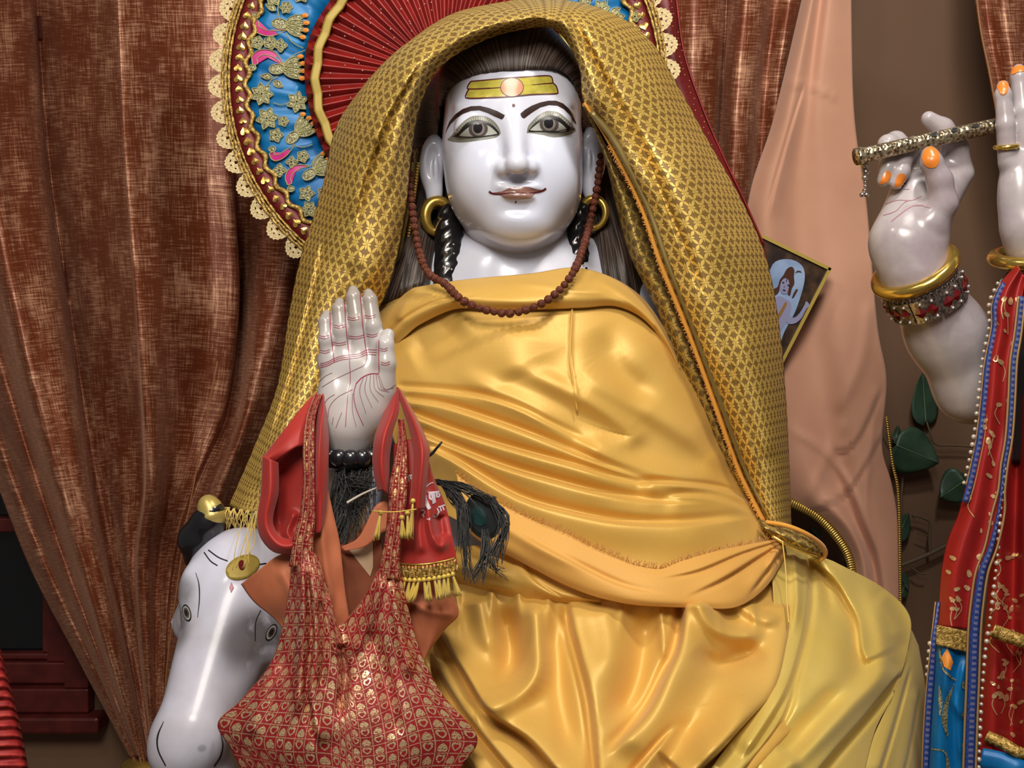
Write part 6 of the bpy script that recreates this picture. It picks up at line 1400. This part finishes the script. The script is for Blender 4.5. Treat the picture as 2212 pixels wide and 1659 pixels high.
def hand2_sdf(p):
    d = ell(p, P(2214, 440, -.03), (.034, .026, .075), rot('Y', -4))
    d = smin(d, chain(p, [P(2176, 350, -.035), P(2172, 270, -.04), P(2167, 205, -.04), P(2166, 186, -.038)], [.0115, .0112, .0098, .0072], .004), .008)
    d = smin(d, chain(p, [P(2216, 350, -.03), P(2210, 240, -.034), P(2202, 165, -.034), P(2200, 152, -.032)], [.0145, .0138, .0105, .008], .004), .004)
    d = smin(d, chain(p, [P(2250, 350, -.03), P(2246, 240, -.034), P(2240, 170, -.034)], [.0145, .013, .010], .004), .004)
    d = smin(d, cone(p, P(2216, 500, -.03), P(2236, 620, .0), .024, .032), .02)
    return d
v3, f3 = nets(hand2_sdf, P(2120, 640, -.04)-[.02, .05, .02], P(2300, 120, -.04)+[.02, .09, .02], .003)
V, F = join([(v2, f2), (v3, f3)]); link('body', mesh('body', V, F), s2, M['marble_warm']); T2 = bvh(V, F)
def largest(V, F):
    par = list(range(len(V)))
    def fd(i):
        while par[i] != i: par[i] = par[par[i]]; i = par[i]
        return i
    for f in F:
        for q in f[1:]: par[fd(q)] = fd(f[0])
    roots = [fd(f[0]) for f in F]; best = max(set(roots), key=roots.count); F = [f for f, q in zip(F, roots) if q == best]; use = sorted({i for f in F for i in f}); ix = {i: k for k, i in enumerate(use)}; return np.asarray(V)[use], [tuple(ix[i] for i in f) for f in F]
def nail(poly): return paint('nail', [largest(*poly_on(T2, poly, .0008, 3, 30))], M['nail'], s2)
def cn(cx, cy): return (1830+cx/4.607, 120+cy/4.607)
nail([cn(*q) for q in ((745, 1010), (770, 940), (830, 905), (880, 915), (915, 990), (910, 1070), (870, 1115), (810, 1115), (765, 1080))])
nail([cn(*q) for q in ((325, 1275), (345, 1210), (380, 1155), (420, 1150), (438, 1185), (415, 1240), (370, 1275))])
nail([cn(*q) for q in ((470, 1305), (485, 1230), (520, 1178), (565, 1180), (585, 1220), (560, 1280), (510, 1310))])
nail([cn(*q) for q in ((1490, 310), (1500, 250), (1545, 232), (1590, 255), (1605, 320), (1580, 380), (1530, 385))])
nail([cn(*q) for q in ((1635, 160), (1660, 100), (1710, 82), (1760, 100), (1770, 150), (1700, 165), (1645, 190))])
ln = [stroke_on(T2, [cn(*q) for q in s_], w, .0006) for s_, w in (([(380, 1480), (500, 1440), (640, 1440), (740, 1400)], 1.6), ([(360, 1590), (480, 1550), (560, 1470), (620, 1440)], 1.4), ([(440, 1650), (500, 1600), (640, 1500), (760, 1490)], 2.4), ([(760, 1500), (830, 1515)], 1.4), ([(390, 1335), (620, 1330)], 1.6))]
paint('palm_lines', ln, M['palm_pink'], s2)['kind'] = 'stuff'
# bangle, bracelet, ring
rg = empty('gold_bangle'); tag(rg, 'smooth gold bangle on the wrist of the flute-holding arm', 'bangle')
V, F = torus(P(1976, 584, .002), (-.55, -.42, .80), .0500, .0088, 48, 14); link('hoop', mesh('hoop', V, F), rg, M['gold'])
bl = empty('gem_bracelet'); tag(bl, 'silver bracelet with dark red diamond stones below the gold bangle', 'bracelet')
bc_, bax = P(1998, 633, .012), np.array((-.50, -.36, .82)); bax /= np.linalg.norm(bax); bu = np.cross(bax, (0, 1., 0)); bu /= np.linalg.norm(bu); bv = np.cross(bax, bu)
NB = 9
for k in range(NB):
    a0, a1 = 2*math.pi*k/NB+.02, 2*math.pi*(k+1)/NB-.02; V = []; F = []
    aa = np.linspace(a0, a1, 7)
    for h_ in (-.016, .016):
        for R_2 in (.0465, .0515):
            for q in aa: V.append(bc_+bax*h_+R_2*(math.cos(q)*bu+math.sin(q)*bv))
    n = 7
    for i in range(n-1): F += [(n+i, n+i+1, 3*n+i+1, 3*n+i), (i, 2*n+i, 2*n+i+1, i+1), (2*n+i, 3*n+i, 3*n+i+1, 2*n+i+1), (i, i+1, n+i+1, n+i)]
    F += [(0, n, 3*n, 2*n), (n-1, 3*n-1, 4*n-1, 2*n-1)]
    pl = link('plate', mesh('plate', V, F, smooth=False), bl, M['silver'])
    for t in (.28, .72):
        q = a0+(a1-a0)*t; c = bc_+.0525*(math.cos(q)*bu+math.sin(q)*bv); out = math.cos(q)*bu+math.sin(q)*bv; tg = -math.sin(q)*bu+math.cos(q)*bv
        V = [c+out*.003, c+tg*.0085, c+bax*.009, c-tg*.0085, c-bax*.009]; link('stone', mesh('stone', V, [(0, 1, 2), (0, 2, 3), (0, 3, 4), (0, 4, 1)], smooth=False), pl, M['gem'])
        for h_ in (-.0115, .0115):
            q2 = q+.05; b = ball(bc_+bax*h_+.0525*(math.cos(q2)*bu+math.sin(q2)*bv), .0021, 6, 4); link('crystal', mesh('crystal', *b), pl, M['crystal'])
    for t in (.12, .37, .63, .88):
        q = a0+(a1-a0)*t; b = torus(bc_+bax*.0175+.049*(math.cos(q)*bu+math.sin(q)*bv), math.cos(q)*bu+math.sin(q)*bv+np.array([0, 0, .001]), .0032, .0011, 10, 5); link('rim_loop', mesh('rim_loop', *b), pl, M['silver'])
V, F = torus(P(2174, 317, -.038), (-.1, -.25, .95), .0128, .0032, 24, 8); fr2 = link('finger_ring', mesh('finger_ring', V, F), s2, M['gold'])
# flute
fl = empty('flute'); tag(fl, 'engraved silver-gold flute held between the fingers of the right-hand statue', 'flute')
def _fl():
    n = noise(260, detail=2); v = node('ShaderNodeTexVoronoi'); v.inputs['Scale'].default_value = 210; lnk(node('ShaderNodeTexCoord').outputs['Object'], v.inputs['Vector']); d = X(v.outputs['Distance'])
    return {'Base Color': mixc(d.ss(.2, .6), srgb(120, 100, 74), srgb(206, 190, 158)), 'Normal': bump(d, .0018, 1)}
M['flute'] = material('engraved_metal', rough=.28, metal=.85, build=_fl)
fa, fb = P(1852, 338, -.026), P(2300, 238, -.004)
V, F = tube([fa, (fa+fb)/2, fb], .0098, 20, 60); fbd = link('tube', mesh('tube', V, F), fl, M['flute'])
fd = (fb-fa)/np.linalg.norm(fb-fa)
V, F = tube([fa-fd*.002, fa+fd*.004, fa+fd*.008], [.0112, .0116, .0108], 20, 8); link('end_cap', mesh('end_cap', V, F), fl, M['flute'])
FT = bvh(*tube([fa, (fa+fb)/2, fb], .0098, 20, 60))
for x, y in ((2018, 291), (2062, 281.5), (2108, 272), (2153, 263)):
    q = np.stack([x+7.5*np.cos(a)+1.5*np.sin(a), y-2.2*np.cos(a)+4.2*np.sin(a)], -1); paint('finger_hole', [poly_on(FT, q, .0008, 3)], M['line_black'], fbd)
ch_ = [(1868, 358, .0046), (1870, 372, .0050), (1868, 384, .0040), (1869, 394, .0026), (1869, 402, .0024), (1868, 412, .0034), (1862, 421, .0034), (1872, 421, .0034), (1867, 416, .003)]
for x, y, r in ch_: V, F = ball(P(x, y, -.018), r, 10, 7, (1, 1, .9)); link('pendant_bead', mesh('pendant_bead', V, F), fl, M['silver'])
V, F = torus(P(1868, 353, -.018), (1, .3, 0), .0045, .0012, 18, 6); link('pendant_loop', mesh('pendant_loop', V, F), fl, M['silver'])
# ------------------------------------------------------------------ dress of the second statue
dr = empty('printed_dress'); tag(dr, 'red gold-printed dress with blue band, blue ribbons and pearl strings at the right edge', 'dress')
DY = -.07
left = [(2196, 570), (2160, 612), (2142, 655), (2141, 705), (2126, 783), (2118, 862), (2108, 945), (2097, 1000), (2086, 1048), (2070, 1110), (2048, 1164), (2034, 1228), (2029, 1290), (2023, 1352)]
rib2 = [(2214, 600), (2208, 640), (2203, 690), (2198, 730), (2190, 781), (2186, 860), (2180, 945), (2170, 1005), (2164, 1060), (2157, 1110), (2142, 1180), (2122, 1236), (2112, 1300), (2106, 1362)]
dc_ = [[(x, y, DY+.02) for x, y in left], [(x*.65+u*.35, y*.65+v_*.35, DY-.004) for (x, y), (u, v_) in zip(left, rib2)], [(x*.3+u*.7, y*.3+v_*.7, DY+.004) for (x, y), (u, v_) in zip(left, rib2)], [(u, v_, DY-.002) for u, v_ in rib2]]
fp = cloth('front_panel', dc_, 40, 140, M['red_print'], dr, thick=.0016, wr=(.002, .03), even=False)
gb = cloth('gold_band', [[(2024, 1350, DY-.004), (2022, 1392, DY-.004)], [(2062, 1358, DY-.008), (2060, 1402, DY-.008)], [(2104, 1368, DY-.004), (2102, 1412, DY-.004)]], 24, 12, M['braid'], dr, thick=.002)
blp = cloth('blue_panel', [[(2020, 1385, DY+.01), (2014, 1470, DY+.01), (2008, 1560, DY+.01), (2002, 1720, DY+.01)], [(2045, 1390, DY-.003), (2040, 1470, DY-.006), (2034, 1560, DY-.006), (2026, 1720, DY-.006)], [(2072, 1395, DY+.006), (2068, 1470, DY+.002), (2064, 1560, DY+.004), (2058, 1720, DY+.002)], [(2104, 1400, DY-.002), (2102, 1470, DY-.002), (2099, 1572, DY-.002), (2094, 1720, DY-.002)]], 40, 70, M['blue_satin'], dr, strokes=[([(2060, 1400), (2045, 1480), (2085, 1560)], 9, .005, 'r'), ([(2085, 1420), (2070, 1520), (2075, 1650)], 8, .005, 'r')], thick=.0016)
bk_ = [[(2150, 1060, DY+.05), (2135, 1260, DY+.05), (2120, 1450, DY+.04), (2112, 1720, DY+.03)], [(2180, 1000, DY+.03), (2160, 1200, DY+.03), (2150, 1450, DY+.02), (2145, 1720, DY+.02)], [(2200, 900, DY+.05), (2190, 1200, DY+.05), (2185, 1450, DY+.045), (2185, 1720, DY+.04)], [(2225, 800, DY+.02), (2222, 1200, DY+.02), (2222, 1450, DY+.01), (2225, 1720, DY+.0)], [(2290, 700, DY+.05), (2290, 1200, DY+.05), (2290, 1450, DY+.05), (2290, 1720, DY+.05)], [(2360, 700, DY+.0), (2380, 1200, DY-.01), (2390, 1450, DY-.02), (2400, 1720, DY-.03)], [(2480, 700, DY+.03), (2500, 1200, DY+.02), (2520, 1450, DY+.02), (2540, 1720, DY+.0)], [(2580, 700, DY+.16), (2620, 1200, DY+.16), (2650, 1450, DY+.14), (2680, 1720, DY+.14)]]
bp2 = cloth('skirt_panel', bk_, 110, 90, M['red_print'], dr, thick=.0016, wr=(.002, .04))
cloth('neck_panel', [[(2160, 606, DY+.03), (2150, 800, DY+.03), (2140, 1000, DY+.03)], [(2215, 560, DY+.05), (2215, 800, DY+.04), (2200, 1000, DY+.04)], [(2290, 560, DY+.06), (2290, 800, DY+.06), (2290, 1000, DY+.06)], [(2420, 600, DY+.04), (2420, 800, DY+.04), (2420, 1000, DY+.03)], [(2560, 640, DY+.14), (2580, 800, DY+.14), (2600, 1000, DY+.14)]], 30, 40, M['line_black'], dr, thick=.0016)
off_ = lambda L_, dx, Yv: [(x+dx, y, Yv) for x, y in L_]
ribbon(off_(left[1:9]+[(2075, 1085)], 10, DY+.006), 15, DY, M['blue_ribbon'], 'blue_ribbon', dr, .003, 90); ribbon(off_(left[1:9], 1, DY+.010), 5, DY, M['tan_edge'], 'ribbon_edge', dr, .003, 90); ribbon(off_(left[1:9]+[(2075, 1085)], 19, DY+.002), 4, DY, M['tan_edge'], 'ribbon_edge', dr, .003, 90)
r3 = rib2[1:]+[(2102, 1471), (2098, 1572), (2093, 1720)]
ribbon([(x, y, DY-.008) for x, y in r3], [16, 16, 10, 8, 18, 22, 24, 26], DY, M['blue_ribbon'], 'blue_ribbon', dr, .003, 160)
for dx in (-14, 13): ribbon([(x+dx*(.55 if y < 1100 else 1), y, DY-.009) for x, y in r3], 6, DY, M['tan_edge'], 'ribbon_edge', dr, .003, 160)
ribbon([(2028, 1300, DY+.012), (2019, 1370, DY), (2013, 1440, DY), (2008, 1500, DY), (2003, 1580, DY), (1997, 1720, DY)], [8, 12, 18, 18, 16, 14], DY, M['blue_ribbon'], 'blue_ribbon', dr, .003, 70); ribbon([(2021, 1300, DY+.012), (2010, 1400, DY), (2000, 1500, DY), (1994, 1600, DY), (1990, 1720, DY)], 4, DY, M['tan_edge'], 'ribbon_edge', dr, .003, 60)
ribbon([(2145, 1362, DY+.012), (2170, 1372, DY+.01), (2205, 1384, DY+.006), (2240, 1392, DY+.006)], 30, DY, M['braid'], 'gold_band', dr, .006, 30)
ribbon([(2130, 1590, DY+.02), (2165, 1605, DY+.01), (2200, 1625, DY+.0), (2250, 1640, DY+.0)], 26, DY, M['braid'], 'gold_band', dr, .006, 30); ribbon([(2118, 1640, DY+.018), (2165, 1650, DY+.008), (2200, 1665, DY-.002), (2250, 1680, DY-.002)], 50, DY, M['blue_satin'], 'blue_band', dr, .006, 30)
mp = mesh('pearl', *ball((0, 0, 0), .0031, 8, 6)); mp.materials.append(M['pearl'])
for L_, Yv, dx in ((left[1:9], DY+.004, -5), (rib2[5:8]+[(2166, 1060), (2160, 1110), (2156, 1184), (2149, 1252), (2139, 1336), (2129, 1403), (2122, 1488), (2117, 1572), (2113, 1700)], DY-.008, 0), ([(2012, 1390), (2007, 1430), (2005, 1470)], DY, -3)):
    Cp = spline([P(x+dx, y, Yv) for x, y in L_], 300); Lp = np.concatenate([[0], np.cumsum(np.linalg.norm(np.diff(Cp, axis=0), axis=1))]); q = 0
    while q < Lp[-1]:
        o = bpy.data.objects.new('pearl', mp); COL.objects.link(o); o.parent = dr; o.location = [np.interp(q, Lp, Cp[:, k]) for k in range(3)]; sc = rng.uniform(.7, 1.05); o.scale = (sc,)*3; q += .0098
bpy.context.view_layer.update()
for pan_, boxr, n in ((fp, (2030, 640, 2200, 1350), 120), (bp2, (2140, 1180, 2211, 1590), 44)):
    tr = bvh_of(pan_); parts = []; r = np.random.default_rng(n)
    for k in range(n):
        x, y = r.uniform(boxr[0], boxr[2]), r.uniform(boxr[1], boxr[3]); ang = r.uniform(0, 3.14); L_ = r.uniform(5, 9); w = L_*r.uniform(.45, .75)
        aa = np.linspace(0, 2*np.pi, 10, endpoint=False); q = np.stack([L_*np.cos(aa)*(1-.25*np.cos(aa)), w*np.sin(aa)], -1)@np.array([[math.cos(ang), math.sin(ang)], [-math.sin(ang), math.cos(ang)]])+(x, y)
        pv, pf = poly_on(tr, q, .0010, 6)
        if len(pf) > 5: parts.append((pv, pf))
        if k % 3 == 0:
            pv, pf = stroke_on(tr, [(x, y), (x+r.uniform(-10, 10), y+20), (x+r.uniform(-14, 14), y+42)], 2, .0009)
            if len(pf) > 4: parts.append((pv, pf))
    o = paint('foil_print', parts, M['foil'], dr, smooth=False); o['kind'] = 'stuff'
tr = bvh_of(blp); parts = []
for poly in ([(2034, 1420), (2046, 1400), (2058, 1430), (2052, 1448), (2040, 1440)],): parts.append(poly_on(tr, poly, .0012, 5))
paint('orange_motif', parts, M['orange_thread'], blp)
paint('embroidery', [stroke_on(tr, [(2030, 1400), (2036, 1440), (2052, 1462), (2066, 1470)], 4, .0014), stroke_on(tr, [(2060, 1478), (2044, 1520), (2040, 1560), (2046, 1590)], [3, 9, 12, 4], .0012), stroke_on(tr, [(2030, 1480), (2032, 1520), (2030, 1545)], [2, 9, 3], .0012), stroke_on(tr, [(2012, 1618), (2040, 1624), (2048, 1660)], [3, 4, 8], .0012)], M['zari'], blp)
for y in (1480, 1545, 1610): paint('sequin_flower', [poly_on(tr, np.stack([2086+9*np.cos(a), y+11*np.sin(a)], -1), .0014, 5)], M['zari'], blp)
# gold cuff of the second hand
cu = empty('gold_cuff'); tag(cu, 'gold bangle on the wrist above the dress at the right edge', 'bangle'); V, F = torus(P(2228, 556, -.02), (-.1, -.3, .95), .044, .0095, 40, 12); link('hoop', mesh('hoop', V, F), cu, M['gold'])
# ------------------------------------------------------------------ leafy vine on the wall
vn = empty('leafy_vine'); tag(vn, 'dark green leafy vine branch on the wall below the flute', 'vine')
VY = .775
def stem(pts, r0, r1): V, F = tube([P(x, y, VY+(q[0] if q else 0)) for x, y, *q in pts], [r0, r1], 7, 30); return link('stem', mesh('stem', V, F), vn, M['stem'])
stem([(1840, 1250), (1900, 1236), (1947, 1221), (2004, 1198), (2060, 1172), (2140, 1150)], .0050, .0042); stem([(1972, 1113), (1992, 1118), (2009, 1130), (2007, 1165), (2010, 1196)], .0022, .0035); stem([(1980, 1150), (2009, 1160)], .0012, .0016); stem([(1971, 1228), (1985, 1238), (2001, 1240)], .0022, .0016)
stem([(2001, 911), (2010, 935), (2022, 960), (2060, 962), (2110, 966), (2180, 980)], .0020, .0030); stem([(1914, 922), (1926, 945), (1945, 962)], .0016, .0022); stem([(1972, 1113), (1976, 1120)], .003, .002); stem([(1940, 960), (1950, 1010), (1946, 1100), (1944, 1220)], .0022, .003)
def leaf(base, tip, w, bend=.012, tilt=0.0, Yb=0.0, notch=.12):
    base = np.array(base, float); tip = np.array(tip, float); d = tip-base; L_ = np.linalg.norm(d); d /= L_; n_ = np.array([-d[1], d[0]]); m = 15; V = []
    ts = np.linspace(0, 1, m); us = np.linspace(-1, 1, 9)
    prof = lambda t: (np.sin(np.pi*np.clip(t, 0, 1)**.62))**.8
    for u in us:
        for t in ts:
            q = base+d*L_*(t-notch*abs(u)*(1-t)*.6)+n_*u*w/2*prof(t*.985+.008); V.append(P(q[0], q[1], VY+Yb-bend*(1-abs(u))*.4+bend*math.sin(t*3)*.5+tilt*u*w*S(VY)/2))
    V = np.array(V); F = grid_faces(9, m); a0, b0, c0 = V[F[40][:3]]
    if np.dot(np.cross(b0-a0, c0-a0), CAM-a0) < 0: F = F[:, ::-1]
    lf = link('leaf', mesh('leaf', V, F), vn, M['leaf']); solid(lf, .0007)
    Vv, Fv = tube([P(*(base+d*L_*t), VY+Yb-bend*.42+bend*math.sin(t*3)*.5) for t in (0, .3, .6, .95)], [.0011, .0004], 5, 14); link('vein', mesh('vein', Vv, Fv), lf, M['vein'])
leaf((2000, 912), (1993, 806), 58, tilt=.3); leaf((1936, 962), (2028, 1000), 104, bend=.02, Yb=-.03); leaf((2085, 1038), (2030, 1075), 84, Yb=-.02, bend=.02); leaf((1938, 1165), (1962, 1108), 42); leaf((1936, 958), (1940, 918), 22); leaf((1946, 1290), (1956, 1256), 26); leaf((1846, 1222), (1822, 1212), 30); leaf((1768, 1162), (1750, 1138), 22); leaf((1944, 1240), (1962, 1275), 26); leaf((2085, 1050), (2078, 1020), 20)
# ------------------------------------------------------------------ put every empty at the base of its thing
bpy.context.view_layer.update()
def leaves(o):
    out = []
    for c in o.children: out.append(c); out += leaves(c)
    return out
for o in list(COL.objects):
    if o.type == 'EMPTY' and o.parent is None:
        pts = []
        for c in leaves(o):
            if c.type == 'MESH' and len(c.data.vertices):
                a = np.zeros(len(c.data.vertices)*3, np.float32); c.data.vertices.foreach_get('co', a)
                mw = np.array(c.matrix_world); a = a.reshape(-1, 3)@mw[:3, :3].T+mw[:3, 3]; pts.append(a.min(0)); pts.append(a.max(0))
        if not pts: continue
        pts = np.array(pts); lo, hi = pts.min(0), pts.max(0); base = Vector(((lo[0]+hi[0])/2, (lo[1]+hi[1])/2, lo[2]))
        o.location = base
        for c in o.children: c.matrix_parent_inverse = Matrix.Translation(-base)
